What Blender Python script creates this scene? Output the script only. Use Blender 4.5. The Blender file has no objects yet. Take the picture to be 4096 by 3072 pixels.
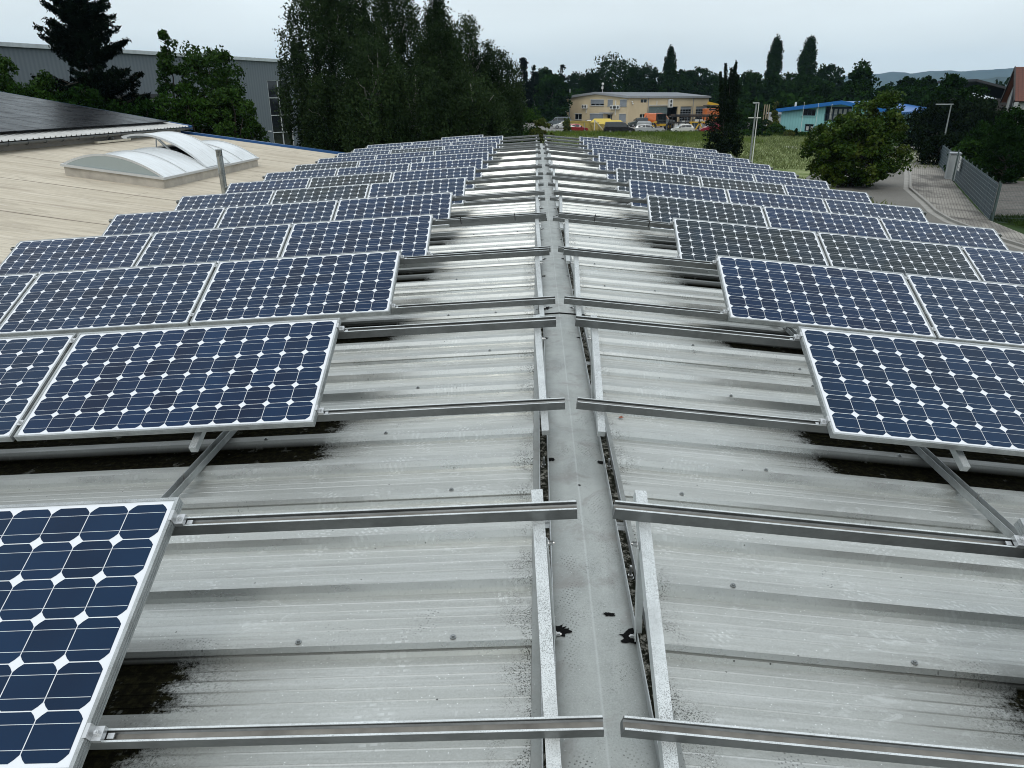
import bpy, math, random
import numpy as np
from mathutils import Vector, Matrix
random.seed(7); rng = np.random.default_rng(7)
S = bpy.context.scene; COL = S.collection
# ------------------------------------------------------------------ camera
FPX, PITCH, YAW, ROLL = 2858.92, .3796, -.03225, -.00287
CAM = Vector((-.215, 0, 1.4277))
Fw = Vector((math.sin(YAW)*math.cos(PITCH), math.cos(YAW)*math.cos(PITCH), -math.sin(PITCH)))
R0 = Vector((math.cos(YAW), -math.sin(YAW), 0)); U0 = R0.cross(Fw)
RI = R0*math.cos(ROLL)+U0*math.sin(ROLL); UP = -R0*math.sin(ROLL)+U0*math.cos(ROLL)
cam = bpy.data.objects.new('camera', bpy.data.cameras.new('camera')); COL.objects.link(cam)
cam.matrix_world = Matrix(((RI.x, UP.x, -Fw.x, CAM.x), (RI.y, UP.y, -Fw.y, CAM.y), (RI.z, UP.z, -Fw.z, CAM.z), (0, 0, 0, 1)))
cam.data.sensor_width = 36; cam.data.lens = FPX/4096*36; cam.data.clip_start = .05; cam.data.clip_end = 20000
S.cycles.filter_width = 1.0; S.camera = cam; S.render.resolution_x = 1024; S.render.resolution_y = 768
# ------------------------------------------------------------------ sky, sun, exposure
SUN_EL, SUN_AZ = math.radians(52), math.radians(185)      # azimuth from +Y towards +X
w = bpy.data.worlds.new('World'); S.world = w; w.use_nodes = True
nt = w.node_tree; nt.nodes.clear()
def N(nt, t, **k):
    n = nt.nodes.new(t)
    for a, b in k.items(): setattr(n, a, b)
    return n
sky = N(nt, 'ShaderNodeTexSky', sky_type='NISHITA', sun_disc=False, sun_elevation=SUN_EL, sun_rotation=SUN_AZ, air_density=1.2, dust_density=4.0, ozone_density=1.0)
tc = N(nt, 'ShaderNodeTexCoord'); sep = N(nt, 'ShaderNodeSeparateXYZ'); nt.links.new(tc.outputs['Generated'], sep.inputs[0])
ramp = N(nt, 'ShaderNodeValToRGB'); nt.links.new(sep.outputs['Z'], ramp.inputs[0])
el = ramp.color_ramp.elements
el[0].position = 0.0; el[0].color = (.66, .735, .745, 1)
el[1].position = 1.0; el[1].color = (.86, .92, .98, 1)
e = el.new(.10); e.color = (.67, .735, .755, 1)
e = el.new(.2); e.color = (.70, .79, .835, 1)
e = el.new(.45); e.color = (.84, .91, .96, 1)
# thin uneven overcast
mp = N(nt, 'ShaderNodeMapping'); mp.inputs['Scale'].default_value = (1.2, 1.2, 5); nt.links.new(tc.outputs['Generated'], mp.inputs[0])
nz = N(nt, 'ShaderNodeTexNoise'); nz.inputs['Scale'].default_value = 1.6; nz.inputs['Detail'].default_value = 5; nt.links.new(mp.outputs[0], nz.inputs[0])
mr = N(nt, 'ShaderNodeMapRange'); mr.inputs[3].default_value = 1.22; mr.inputs[4].default_value = 1.50; mr.inputs[1].default_value = .3; mr.inputs[2].default_value = .7
nt.links.new(nz.outputs[0], mr.inputs[0])
mul = N(nt, 'ShaderNodeVectorMath', operation='SCALE'); nt.links.new(ramp.outputs[0], mul.inputs[0]); nt.links.new(mr.outputs[0], mul.inputs['Scale'])
sc = N(nt, 'ShaderNodeVectorMath', operation='SCALE'); nt.links.new(sky.outputs[0], sc.inputs[0]); sc.inputs['Scale'].default_value = .09
mixs = N(nt, 'ShaderNodeMix', data_type='VECTOR'); mixs.inputs[0].default_value = .90
nt.links.new(sc.outputs[0], mixs.inputs[4]); nt.links.new(mul.outputs[0], mixs.inputs[5])
bg = N(nt, 'ShaderNodeBackground'); bg.inputs['Strength'].default_value = 1.0; nt.links.new(mixs.outputs[1], bg.inputs['Color'])
wo = N(nt, 'ShaderNodeOutputWorld'); nt.links.new(bg.outputs[0], wo.inputs[0])
sl = bpy.data.lights.new('sun', 'SUN'); sl.energy = .8; sl.angle = math.radians(18); sl.color = (1, .97, .92)
sun = bpy.data.objects.new('sun', sl); COL.objects.link(sun)
sd = Vector((math.sin(SUN_AZ)*math.cos(SUN_EL), math.cos(SUN_AZ)*math.cos(SUN_EL), math.sin(SUN_EL)))
sun.rotation_euler = sd.to_track_quat('Z', 'Y').to_euler(); sun.location = (0, 0, 60)
S.view_settings.view_transform = 'Standard'; S.view_settings.look = 'None'; S.view_settings.exposure = 0; S.view_settings.gamma = 1
# ------------------------------------------------------------------ helpers: rays of the measured camera -> points of the place
def ray(px, py): return Fw+RI*((px-2048)/FPX)+UP*((1536-py)/FPX)
def atz(px, py, z):
    v = ray(px, py); return CAM+v*((z-CAM.z)/v.z)
def aty(px, py, Y):
    v = ray(px, py); return CAM+v*((Y-CAM.y)/v.y)
def onwall(A, B, px, py):
    "vertical plane through A and B: (distance along AB, height)"
    A = Vector((A[0], A[1], 0)); B = Vector((B[0], B[1], 0)); d = (B-A).normalized(); n = Vector((d.y, -d.x, 0)); v = ray(px, py)
    t = (A-Vector((CAM.x, CAM.y, 0))).dot(n)/v.dot(n); p = CAM+v*t
    return (Vector((p.x, p.y, 0))-A).dot(d), p.z
ZG = -4.07
# ------------------------------------------------------------------ helpers: objects
def prop(o, label=None, cat=None, group=None, kind=None):
    if label: o['label'] = label
    if cat: o['category'] = cat
    if group: o['group'] = group
    if kind: o['kind'] = kind
    return o
def empty(name, M, label=None, cat=None, group=None):
    o = bpy.data.objects.new(name, None); COL.objects.link(o)
    o.matrix_world = M if isinstance(M, Matrix) else Matrix.Translation(M)
    o.empty_display_size = .2
    return prop(o, label, cat, group)
def copy_tree(o, parent=None):
    c = o.copy(); COL.objects.link(c)
    if parent: c.parent = parent; c.matrix_parent_inverse = o.matrix_parent_inverse.copy()
    for ch in o.children: copy_tree(ch, c)
    return c
def frame(o, ex, ey, ez):
    M = Matrix.Identity(4)
    for i, v in enumerate((ex, ey, ez)):
        for j in range(3): M[j][i] = v[j]
    for j in range(3): M[j][3] = o[j]
    return M
def rz(o, a): return Matrix.Translation(Vector(o)) @ Matrix.Rotation(a, 4, 'Z')
class MB:
    "collects shapes; build() links ONE mesh object"
    def __init__(s): s.v = []; s.f = []; s.m = []
    def add(s, vs, fs, mi=0):
        b = len(s.v); s.v += [Vector(v) for v in vs]; s.f += [[b+i for i in f] for f in fs]; s.m += [mi]*len(fs)
    def box(s, x0, x1, y0, y1, z0, z1, mi=0, M=None):
        vs = [Vector((x, y, z)) for z in (z0, z1) for y in (y0, y1) for x in (x0, x1)]
        if M is not None: vs = [M @ v for v in vs]
        s.add(vs, [(0, 2, 3, 1), (4, 5, 7, 6), (0, 1, 5, 4), (2, 6, 7, 3), (0, 4, 6, 2), (1, 3, 7, 5)], mi)
    def beam(s, a, b, w, h, mi=0, up=Vector((0, 0, 1))):
        a = Vector(a); b = Vector(b); d = (b-a); L = d.length; d.normalize(); x = d.cross(up).normalized(); z = x.cross(d)
        s.box(-w/2, w/2, 0, L, -h/2, h/2, mi, frame(a, x, d, z))
    def tube(s, a, b, r0, r1=None, n=8, mi=0, caps=True):
        if r1 is None: r1 = r0
        a = Vector(a); b = Vector(b); d = (b-a).normalized(); x = d.orthogonal().normalized(); y = d.cross(x)
        vs = [p+(x*math.cos(2*math.pi*i/n)+y*math.sin(2*math.pi*i/n))*r for p, r in ((a, r0), (b, r1)) for i in range(n)]
        fs = [(i, (i+1) % n, n+(i+1) % n, n+i) for i in range(n)]
        if caps: fs += [tuple(range(n))[::-1], tuple(range(n, 2*n))]
        s.add(vs, fs, mi)
    def poly(s, pts, mi=0): s.add(pts, [tuple(range(len(pts)))], mi)
    def prism(s, prof, x0, x1, mi=0, M=None):
        "prof in (y,z), extruded along x"
        n = len(prof); vs = [Vector((x, y, z)) for x in (x0, x1) for y, z in prof]
        if M is not None: vs = [M @ v for v in vs]
        s.add(vs, [(i, (i+1) % n, n+(i+1) % n, n+i) for i in range(n)]+[tuple(range(n))[::-1], tuple(range(n, 2*n))], mi)
    def strip(s, prof, x0, x1, mi=0, M=None, dz=None):
        n = len(prof); vs = [Vector((x, y, z)) for x in (x0, x1) for y, z in prof]
        if M is not None: vs = [M @ v for v in vs]
        s.add(vs, [(i, n+i, n+i+1, i+1) for i in range(n-1)], mi)
    def sphere(s, c, r, n=8, mi=0, sz=1):
        c = Vector(c); vs = []; 
        for j in range(n//2+1):
            t = math.pi*j/(n//2)
            for i in range(n): vs.append(c+Vector((r*math.sin(t)*math.cos(2*math.pi*i/n), r*math.sin(t)*math.sin(2*math.pi*i/n), r*sz*math.cos(t))))
        s.add(vs, [(j*n+i, (j+1)*n+i, (j+1)*n+(i+1) % n, j*n+(i+1) % n) for j in range(n//2) for i in range(n)], mi)
    def build(s, name, mats, parent=None, M=None, smooth=False):
        "vertices are local to parent, or to M (world) when given; with both, converted from M=world coords to the parent"
        me = bpy.data.meshes.new(name); me.from_pydata([tuple(v) for v in s.v], [], s.f)
        if not isinstance(mats, (list, tuple)): mats = [mats]
        for m in mats: me.materials.append(m)
        me.polygons.foreach_set('material_index', s.m)
        if smooth: me.polygons.foreach_set('use_smooth', [True]*len(s.f))
        me.update()
        o = bpy.data.objects.new(name, me); COL.objects.link(o)
        if parent: o.parent = parent
        if M is not None: o.matrix_local = M
        return o
def worldchild(o, parent):
    o.parent = parent; o.matrix_parent_inverse = parent.matrix_world.inverted()
    return o
# ------------------------------------------------------------------ helpers: materials
def mat(name, base=(.5, .5, .5), rough=.6, metal=0., spec=.5, **k):
    m = bpy.data.materials.new(name); m.use_nodes = True; b = m.node_tree.nodes['Principled BSDF']
    b.inputs['Base Color'].default_value = (*base, 1); b.inputs['Roughness'].default_value = rough; b.inputs['Metallic'].default_value = metal
    b.inputs['Specular IOR Level'].default_value = spec
    for a, v in k.items(): b.inputs[a.replace('_', ' ')].default_value = v
    return m
class G:
    "small node-graph builder on a material"
    def __init__(s, m): s.m = m; s.nt = m.node_tree; s.b = s.nt.nodes['Principled BSDF']; s.tc = N(s.nt, 'ShaderNodeTexCoord')
    def link(s, a, b): s.nt.links.new(a, b)
    def co(s, scale=(1, 1, 1), src='Object', rot=(0, 0, 0), loc=(0, 0, 0)):
        n = N(s.nt, 'ShaderNodeMapping'); n.inputs['Scale'].default_value = scale; n.inputs['Rotation'].default_value = rot; n.inputs['Location'].default_value = loc
        if src == 'World':
            g = N(s.nt, 'ShaderNodeNewGeometry'); s.link(g.outputs['Position'], n.inputs[0])
        else: s.link(s.tc.outputs[src], n.inputs[0])
        return n.outputs[0]
    def noise(s, co, scale, detail=4, rough=.55, dist=0):
        n = N(s.nt, 'ShaderNodeTexNoise'); n.inputs['Scale'].default_value = scale; n.inputs['Detail'].default_value = detail; n.inputs['Roughness'].default_value = rough; n.inputs['Distortion'].default_value = dist
        s.link(co, n.inputs['Vector']); return n.outputs[0]
    def voro(s, co, scale, feature='F1', out='Distance', rnd=1):
        n = N(s.nt, 'ShaderNodeTexVoronoi', feature=feature); n.inputs['Scale'].default_value = scale; n.inputs['Randomness'].default_value = rnd
        s.link(co, n.inputs['Vector']); return n.outputs[out]
    def rng(s, v, a, b, c=0, d=1, smooth=False):
        n = N(s.nt, 'ShaderNodeMapRange'); n.interpolation_type = 'SMOOTHSTEP' if smooth else 'LINEAR'
        for i, x in ((1, a), (2, b), (3, c), (4, d)): n.inputs[i].default_value = x
        s.link(v, n.inputs[0]); return n.outputs[0]
    def math(s, op, a, b=None, c=None):
        n = N(s.nt, 'ShaderNodeMath', operation=op)
        for i, x in enumerate((a, b, c)):
            if x is None: continue
            if isinstance(x, (int, float)): n.inputs[i].default_value = x
            else: s.link(x, n.inputs[i])
        return n.outputs[0]
    def sep(s, co):
        n = N(s.nt, 'ShaderNodeSeparateXYZ'); s.link(co, n.inputs[0]); return n.outputs
    def comb(s, x, y, z):
        n = N(s.nt, 'ShaderNodeCombineXYZ')
        for i, q in enumerate((x, y, z)):
            if isinstance(q, (int, float)): n.inputs[i].default_value = q
            else: s.link(q, n.inputs[i])
        return n.outputs[0]
    def mix(s, f, a, b):
        n = N(s.nt, 'ShaderNodeMix', data_type='RGBA')
        for i, x in ((0, f), (6, a), (7, b)):
            if isinstance(x, (int, float)): n.inputs[i].default_value = x
            elif isinstance(x, tuple): n.inputs[i].default_value = (*x, 1) if len(x) == 3 else x
            else: s.link(x, n.inputs[i])
        return n.outputs[2]
    def color(s, c): s.link(c, s.b.inputs['Base Color'])
    def set(s, name, v): s.link(v, s.b.inputs[name])
    def bump(s, h, strength=.3, dist=.01):
        n = N(s.nt, 'ShaderNodeBump'); n.inputs['Strength'].default_value = strength; n.inputs['Distance'].default_value = dist
        s.link(h, n.inputs['Height']); s.link(n.outputs[0], s.b.inputs['Normal'])
    def isl(s):
        n = N(s.nt, 'ShaderNodeNewGeometry'); return n.outputs['Random Per Island']
    def upn(s):
        n = N(s.nt, 'ShaderNodeNewGeometry'); return s.sep(n.outputs['Normal'])[2]
def plain(name, base, rough=.6, metal=0., var=.15, scale=3, spec=.4, bump=0.):
    "colour with mild uneven weathering"
    m = mat(name, base, rough, metal, spec); g = G(m); c = g.co()
    n = g.noise(c, scale, 5, .6); k = g.rng(n, .3, .7, 1-var, 1+var*.6)
    v = N(g.nt, 'ShaderNodeVectorMath', operation='SCALE'); v.inputs[0].default_value = base; g.link(k, v.inputs['Scale']); g.color(v.outputs[0])
    if bump: g.bump(g.noise(c, scale*12, 3), bump, .01)
    return m
# ------------------------------------------------------------------ materials of the near roof
AL, AR, BT, Y1, PT = .06583, .09388, .42079, 1.22742, 2.0273
Z_PAN, RIB = -.309, .046
def tread(g, P, seed, cell, size):
    "boot prints: (area mask, sole pattern), each print turned its own way"
    q = g.co((1, 1, 1), 'World', loc=(seed, seed*1.7, 0)); q2 = g.comb(g.sep(q)[0], g.sep(q)[1], 0)
    v = N(g.nt, 'ShaderNodeTexVoronoi'); v.inputs['Scale'].default_value = cell; v.inputs['Randomness'].default_value = .85; g.link(q2, v.inputs['Vector'])
    cr = g.sep(v.outputs['Color']); vr = N(g.nt, 'ShaderNodeVectorRotate', rotation_type='Z_AXIS')
    sb = N(g.nt, 'ShaderNodeVectorMath', operation='SUBTRACT'); g.link(q2, sb.inputs[0]); g.link(v.outputs['Position'], sb.inputs[1])
    g.link(sb.outputs[0], vr.inputs['Vector']); g.link(g.math('MULTIPLY', cr[0], 6.28), vr.inputs['Angle']); x, y, z = g.sep(vr.outputs[0])
    d = g.math('SQRT', g.math('ADD', g.math('POWER', g.math('MULTIPLY', x, 2.3), 2), g.math('POWER', y, 2)))
    m_ = g.math('MULTIPLY', g.rng(d, size*.75, size*1.05, 1, 0), g.math('GREATER_THAN', cr[1], .62))
    return m_, vr.outputs[0]
def brickpat(g, co, w_, h_, mo):
    b = N(g.nt, 'ShaderNodeTexBrick'); g.link(co, b.inputs['Vector']); b.inputs['Scale'].default_value = 1; b.inputs['Brick Width'].default_value = w_; b.inputs['Row Height'].default_value = h_; b.inputs['Mortar Size'].default_value = mo
    return g.rng(b.outputs['Fac'], .3, .6, 1, 0)
def m_roofsheet():
    m = mat('roof_sheet_metal', (.5, .52, .52), .5, .3, .5); g = G(m); P = g.co((1, 1, 1), 'World'); x, y, z = g.sep(P)
    big = g.noise(g.co((.35, 1.6, 1), 'World'), 1.5, 5, .6)
    base = g.mix(g.rng(big, .3, .7), (.33, .338, .315), (.44, .45, .42))
    gn = N(g.nt, 'ShaderNodeNewGeometry'); skylit_side = g.rng(g.math('ABSOLUTE', g.sep(gn.outputs['True Normal'])[1]), .35, .6); streak = g.rng(g.noise(g.co((.25, 7, 1), 'World'), 4, 6, .7), .48, .62, 0, .35); base = g.mix(streak, base, (.56, .57, .55)); streak2 = g.rng(g.noise(g.co((.3, 9, 1), 'World', loc=(5, 2, 0)), 3, 6, .7), .52, .66, 0, .35); base = g.mix(streak2, base, (.2, .2, .185)); base = g.mix(skylit_side, base, (.57, .585, .56))  # sky reflected on rib sides painted in as brighter colour, pans kept darker
    fine = g.noise(P, 150, 3, .75); base = g.mix(g.rng(fine, .38, .72, 0, .30), base, (.62, .64, .62)); base = g.mix(g.rng(g.noise(P, 90, 3, .7), .55, .75, 0, .35), base, (.24, .25, .235))
    base = g.mix(g.rng(g.voro(P, 40), .10, .06, 0, .8), base, (.86, .88, .86))
    base = g.mix(g.rng(g.voro(g.co((1, 1, 1), 'World', loc=(3, 5, 0)), 11), .045, .03, 0, .9), base, (.04, .04, .035))
    m1, c1 = tread(g, P, 3.3, 3.0, .15); t1 = g.math('MULTIPLY', g.math('MULTIPLY', m1, brickpat(g, c1, .034, .022, .006)), g.rng(g.noise(P, 22, 3), .38, .6, 0, .36)); base = g.mix(t1, base, (.76, .78, .76))
    m2, c2 = tread(g, P, 8.1, 2.2, .14); dots = g.rng(g.voro(c2, 75, rnd=.4), .30, .18, 0, .8); t2 = g.math('MULTIPLY', g.math('MULTIPLY', m2, dots), g.rng(g.noise(P, 16, 3), .42, .6)); base = g.mix(t2, base, (.15, .155, .15))
    base = g.mix(g.math('MULTIPLY', g.rng(g.noise(g.co((.8, 1.6, 1), 'World', loc=(1, 9, 0)), 9, 6, .75, 1.6), .56, .62, 0, .32), g.rng(g.noise(P, 1.3, 2), .42, .6)), base, (.70, .72, .70))
    ax = g.math('ABSOLUTE', x)
    pep = g.rng(g.noise(P, 170, 2, .9), .53, .58); edge = g.rng(ax, .21, .36, 1, 0); clump = g.rng(g.noise(g.co((1.5, 1, 1), 'World'), 5, 3), .42, .62)
    pe = g.math('MULTIPLY', g.math('MULTIPLY', pep, edge), g.math('MULTIPLY', clump, 1.8)); base = g.mix(g.math('MINIMUM', pe, .95), base, (.03, .031, .024))
    # moss in the pans sheltered by each row of panels
    fr = g.math('MODULO', g.math('ADD', g.math('SUBTRACT', y, Y1), 20*PT), PT)
    band = g.math('MULTIPLY', g.rng(fr, .02, .16, 0, 1), g.rng(fr, .70, .84, 1, 0))
    wob = g.noise(g.co((.7, 2.5, 1), 'World'), 1.8, 6, .7); wob2 = g.noise(g.co((2.5, 5, 1), 'World'), 2.4, 8, .8)
    lim = g.math('ADD', 1.06, g.math('ADD', g.math('MULTIPLY', wob, .40), g.math('MULTIPLY', wob2, .22)))
    d = g.math('SUBTRACT', ax, lim)
    core = g.rng(g.math('ADD', d, g.rng(g.noise(P, 60, 4, .8), .3, .7, -.05, .05)), -.04, .05); sp = g.math('MULTIPLY', g.rng(d, -.26, .04), g.rng(g.noise(P, 110, 4, .85), .50, .60)); film = g.rng(d, -.55, .0, 0, .75)
    sheet_z = g.math('ADD', z, g.math('ADD', g.math('MULTIPLY', ax, .0801), g.math('MULTIPLY', x, .0141))); pan = g.rng(sheet_z, Z_PAN+.004, Z_PAN+.035, 1, .35)
    moss = g.math('MULTIPLY', g.math('MULTIPLY', g.math('MAXIMUM', core, sp), band), pan)
    mc = g.mix(g.rng(g.noise(P, 40, 4, .7), .45, .75), (.005, .005, .003), (.022, .021, .009)); mc = g.mix(g.rng(g.noise(P, 9, 4, .7), .6, .72, 0, .7), mc, (.16, .165, .15))
    base = g.mix(g.math('MULTIPLY', g.math('MULTIPLY', film, band), g.noise(g.co((.5, 8, 1), 'World'), 5, 4)), base, (.14, .14, .12))
    col = g.mix(moss, base, mc); g.color(col)
    g.set('Metallic', g.math('MULTIPLY', g.rng(g.math('MAXIMUM', moss, pe), 0, .7, 1, 0), g.rng(skylit_side, 0, 1, .5, .75)))
    r = g.rng(g.noise(g.co((.6, 3, 1), 'World'), 6, 4), .3, .7, .33, .47); r = g.math('SUBTRACT', r, g.math('MULTIPLY', skylit_side, .1)); g.set('Roughness', g.math('MAXIMUM', r, g.rng(moss, 0, 1, 0, .9)))
    g.set('Specular IOR Level', g.rng(moss, 0, 1, .5, .02))
    g.bump(g.noise(g.co((.25, 1.4, 1), 'World'), 4, 3), .22, .012)
    return m
def m_galv(name, base=.5, speck=0., rough=.42, dark=0., metal=.7):
    m = mat(name, (base,)*3, rough, metal); g = G(m); P = g.co((1, 1, 1), 'World')
    sp = g.voro(P, 55, out='Color'); k = g.sep(sp)[0]
    c = g.mix(g.rng(k, 0, 1, 0, .35), (base*.92, base*.97, base*.96), (base*1.22, base*1.26, base*1.25))
    st = g.noise(P, 5, 5, .65); c = g.mix(g.rng(st, .45, .75, 0, .5+dark), c, (base*.38, base*.39, base*.38))
    if speck:
        d = g.rng(g.noise(P, 330, 3, .8), .50, .60, 0, .85); patch = g.rng(g.noise(P, 6, 3), .3, .62, .25, 1)
        up = g.rng(g.upn(), .6, .8, 0, 1); f = g.math('MULTIPLY', g.math('MULTIPLY', d, patch), up)
        c = g.mix(g.math('MULTIPLY', f, speck), c, (.07, .072, .065))
    g.color(c); g.bump(g.noise(P, 120, 2), .1, .002)
    return m
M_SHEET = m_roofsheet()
M_RAIL = m_galv('rail_aluminium', .20, .2, .5, .1, .6); M_LIP = m_galv('rail_lip_skylit', .66, .5, .35, 0, .6)  # lip strips coloured brighter, standing in for the sky they would reflect
M_SLOT = plain('rail_slot_grimy', (.25, .24, .215), .7, .3, var=.4, scale=8)
M_BEAM = m_galv('speckled_beam_aluminium', .62, .95, .5, 0, .45)
M_CHAN = m_galv('channel_aluminium', .42, .9, .5, .3, .5)
M_BOLT = mat('bolt_steel', (.45, .45, .44), .3, 1)
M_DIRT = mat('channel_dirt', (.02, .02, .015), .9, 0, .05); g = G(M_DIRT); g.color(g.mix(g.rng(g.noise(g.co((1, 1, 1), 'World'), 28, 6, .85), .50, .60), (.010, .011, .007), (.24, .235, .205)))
M_FRAME = m_galv('panel_frame_aluminium', .44, .6, .42, .15, .65)
M_SEAL = mat('black_sealant', (.004, .004, .004), .8, 0, .08)
M_BLACK = mat('black_plastic', (.01, .01, .01), .5)
def m_cap():
    m = mat('ridge_cap_metal', (.4, .4, .4), .48, .5); g = G(m); P = g.co((1, 1, 1), 'World'); x, y, z = g.sep(P); ax = g.math('ABSOLUTE', x)
    c = g.mix(g.rng(g.noise(g.co((1, .5, 1), 'World'), 5, 5, .6), .3, .7), (.26, .275, .258), (.37, .385, .36))
    c = g.mix(g.rng(g.noise(P, 170, 3, .7), .4, .75, 0, .25), c, (.62, .64, .63))
    crease = g.rng(ax, .0, .006, .28, 0); c = g.mix(crease, c, (.6, .62, .61))
    side = g.rng(g.math('ADD', ax, g.math('MULTIPLY', g.noise(g.co((4, .6, 1), 'World'), 4, 4), .06)), .10, .17, 0, .6); c = g.mix(side, c, (.2, .21, .2))
    dots = g.rng(g.voro(g.co((1, 1, 1), 'World', (0, 0, .5)), 75, rnd=.35), .28, .16, 0, .9); area = g.rng(g.noise(g.co((1, 1, 1), 'World', loc=(2.2, .7, 0)), 3.6, 2), .54, .62)
    c = g.mix(g.math('MULTIPLY', dots, area), c, (.1, .1, .095))
    br = g.rng(g.noise(P, 6, 5, .7, .6), .52, .68, 0, .55); c = g.mix(br, c, (.20, .185, .17)); c = g.mix(g.rng(g.voro(P, 45), .08, .05, 0, .5), c, (.7, .72, .7)); c = g.mix(g.math('MULTIPLY', g.rng(g.noise(P, 150, 2, .9), .55, .62, 0, .8), g.rng(g.noise(P, 4, 3), .5, .68)), c, (.06, .06, .055))
    g.color(c); g.set('Roughness', g.rng(g.noise(P, 14, 4), .3, .7, .38, .58)); g.bump(g.noise(g.co((1, .3, 1), 'World'), 7, 3), .3, .01)
    return m
M_CAP = m_cap()
def m_cell(name, a, b):
    m = mat(name, a, .12, 0, .17); g = G(m)
    oi = N(g.nt, 'ShaderNodeObjectInfo'); r = g.isl()
    c = g.mix(g.rng(r, 0, 1, 0, 1), a, b); c = g.mix(g.rng(oi.outputs['Random'], 0, 1, 0, .35), c, (.006, .024, .044))
    big = g.noise(g.co((1, 1, 1), 'World'), 2.2, 3); c = g.mix(g.rng(big, .4, .7, 0, .25), c, (.008, .042, .10))
    g.color(c); dust = g.noise(g.co((1, 1, 1), 'World'), 7, 5, .7); g.set('Roughness', g.rng(dust, .3, .8, .1, .26))
    return m
M_CELLB = m_cell('solar_cell_blue', (.002, .020, .062), (.001, .009, .031))
M_CELLD = m_cell('solar_cell_dark', (.010, .018, .017), (.006, .011, .011))
M_SHEETW = mat('solar_backsheet_white', (.72, .74, .76), .12)
M_BUS = mat('solar_busbar', (.62, .65, .68), .15)
# ------------------------------------------------------------------ near building: metal roof, ridge cap, walls
SL = {-1: AL, 1: AR}; YA, YB, XE = -2.2, 30.4, 6.32
def slope_z(x): return -abs(x)*math.tan(SL[1 if x > 0 else -1])
roofb = empty('metal_roof_building', (0, 14, ZG), 'long low building whose ribbed silver metal roof carries the tilted blue panels', 'building')
SEAM0, MOD = 1.935, 1.009
def roof_profile():
    pts = []; k0 = math.floor((YA-SEAM0)/MOD)-1; h = RIB
    for k in range(k0, int((YB-SEAM0)/MOD)+2):
        for j in range(3):
            yc = SEAM0+.030+(k+j/3)*MOD
            if yc-.06 < YA or yc+.30 > YB: continue
            # near side, rib top, far side, then pan with two beads
            pts += [(yc-.048, 0), (yc-.042, h*.40)]
            if j == 0: pts += [(yc-.030, h*.40), (yc-.030, h*.40+.009), (yc-.0385, h*.40+.009)]
            pts += [(yc-.030, h)]
            pts += [(yc+.028, h+(.0018 if j == 0 else 0)), (yc+.056, 0)]
            for b in (.100, .155, .205, .250): pts += [(yc+b-.004, 0), (yc+b, .0019), (yc+b+.004, 0)]
    return pts
RP = roof_profile()
for s in (-1, 1):
    mb = MB(); n = len(RP); xs = (.195, 1.2, 2.6, 4.2, XE); vs = []
    for x in xs:
        for y, z in RP: vs.append((s*x, y, Z_PAN+z+slope_z(s*x)))
    fs = []
    for a in range(len(xs)-1):
        for i in range(n-1):
            q = (a*n+i, (a+1)*n+i, (a+1)*n+i+1, a*n+i+1); fs.append(q if s > 0 else q[::-1])
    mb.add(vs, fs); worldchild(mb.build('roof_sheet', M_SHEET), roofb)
def cap_z(x): return Z_PAN+RIB+.004-abs(x)*.075
mb = MB()
for (ya, yb, dz) in ((YA, 5.93, 0), (5.86, 17.9, .004), (17.84, 30.5, .008)):
    for s in (-1, 1):
        q = [(0, ya, cap_z(0)+dz), (s*.212, ya, cap_z(.212)+dz), (s*.212, yb, cap_z(.212)+dz), (0, yb, cap_z(0)+dz)]
        mb.poly(q if s > 0 else q[::-1])
        q = [(s*.212, ya, cap_z(.212)+dz), (s*.214, ya, cap_z(.212)+dz-.05), (s*.214, yb, cap_z(.212)+dz-.05), (s*.212, yb, cap_z(.212)+dz)]
        mb.poly(q if s > 0 else q[::-1])
capo = worldchild(mb.build('ridge_cap', M_CAP), roofb)
for yy, e in ((5.85, 0), (17.83, .004)):
    mb = MB(); pr_ = [(-.214, cap_z(.214)+.0055+e), (0, cap_z(0)+.0055+e), (.214, cap_z(.214)+.0055+e), (.214, cap_z(.214)-.004), (-.214, cap_z(.214)-.004)]
    n = 5; mb.add([(x, y, z) for y in (yy-.010, yy+.012) for x, z in pr_], [(i, (i+1) % n, n+(i+1) % n, n+i) for i in range(n)]+[(4, 3, 2, 1, 0), (5, 6, 7, 8, 9)])
    worldchild(mb.build('lap_seal', M_SEAL), capo)
# walls of the near building
mb = MB(); M_WALL = plain('near_building_wall', (.35, .36, .36), .8)
for s in (-1, 1):
    mb.box(s*6.2-.05, s*6.2+.05, YA, 30.2, ZG, -.80)
mb.box(-6.14, 6.14, YA+.02, YA+.12, ZG, -.80); mb.box(-6.14, 6.14, 30.08, 30.18, ZG, -.80)
worldchild(mb.build('wall', M_WALL), roofb)
# screws with washers on the ribs
screw = None
def screw_at(x, y):
    global screw
    z = Z_PAN+RIB+.002+slope_z(x)
    if screw is None:
        mb = MB(); mb.tube((0, 0, 0), (0, 0, .003), .011, n=10); mb.tube((0, 0, .003), (0, 0, .009), .006, n=6); screw = mb.build('roof_screw', m_galv('screw_metal', .28, 0)); o = screw
    else: o = screw.copy(); COL.objects.link(o)
    o.location = (x, y, z); worldchild(o, roofb)
for k in range(-1, 22):
    for s in (-1, 1):
        for x in (.55, 1.05, 1.75):
            if random.random() < (.8 if k < 5 else .45): screw_at(s*(x+random.uniform(-.12, .12)), SEAM0+.02+k*MOD+random.choice((0, 0, 1, 2))*MOD/3)
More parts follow.
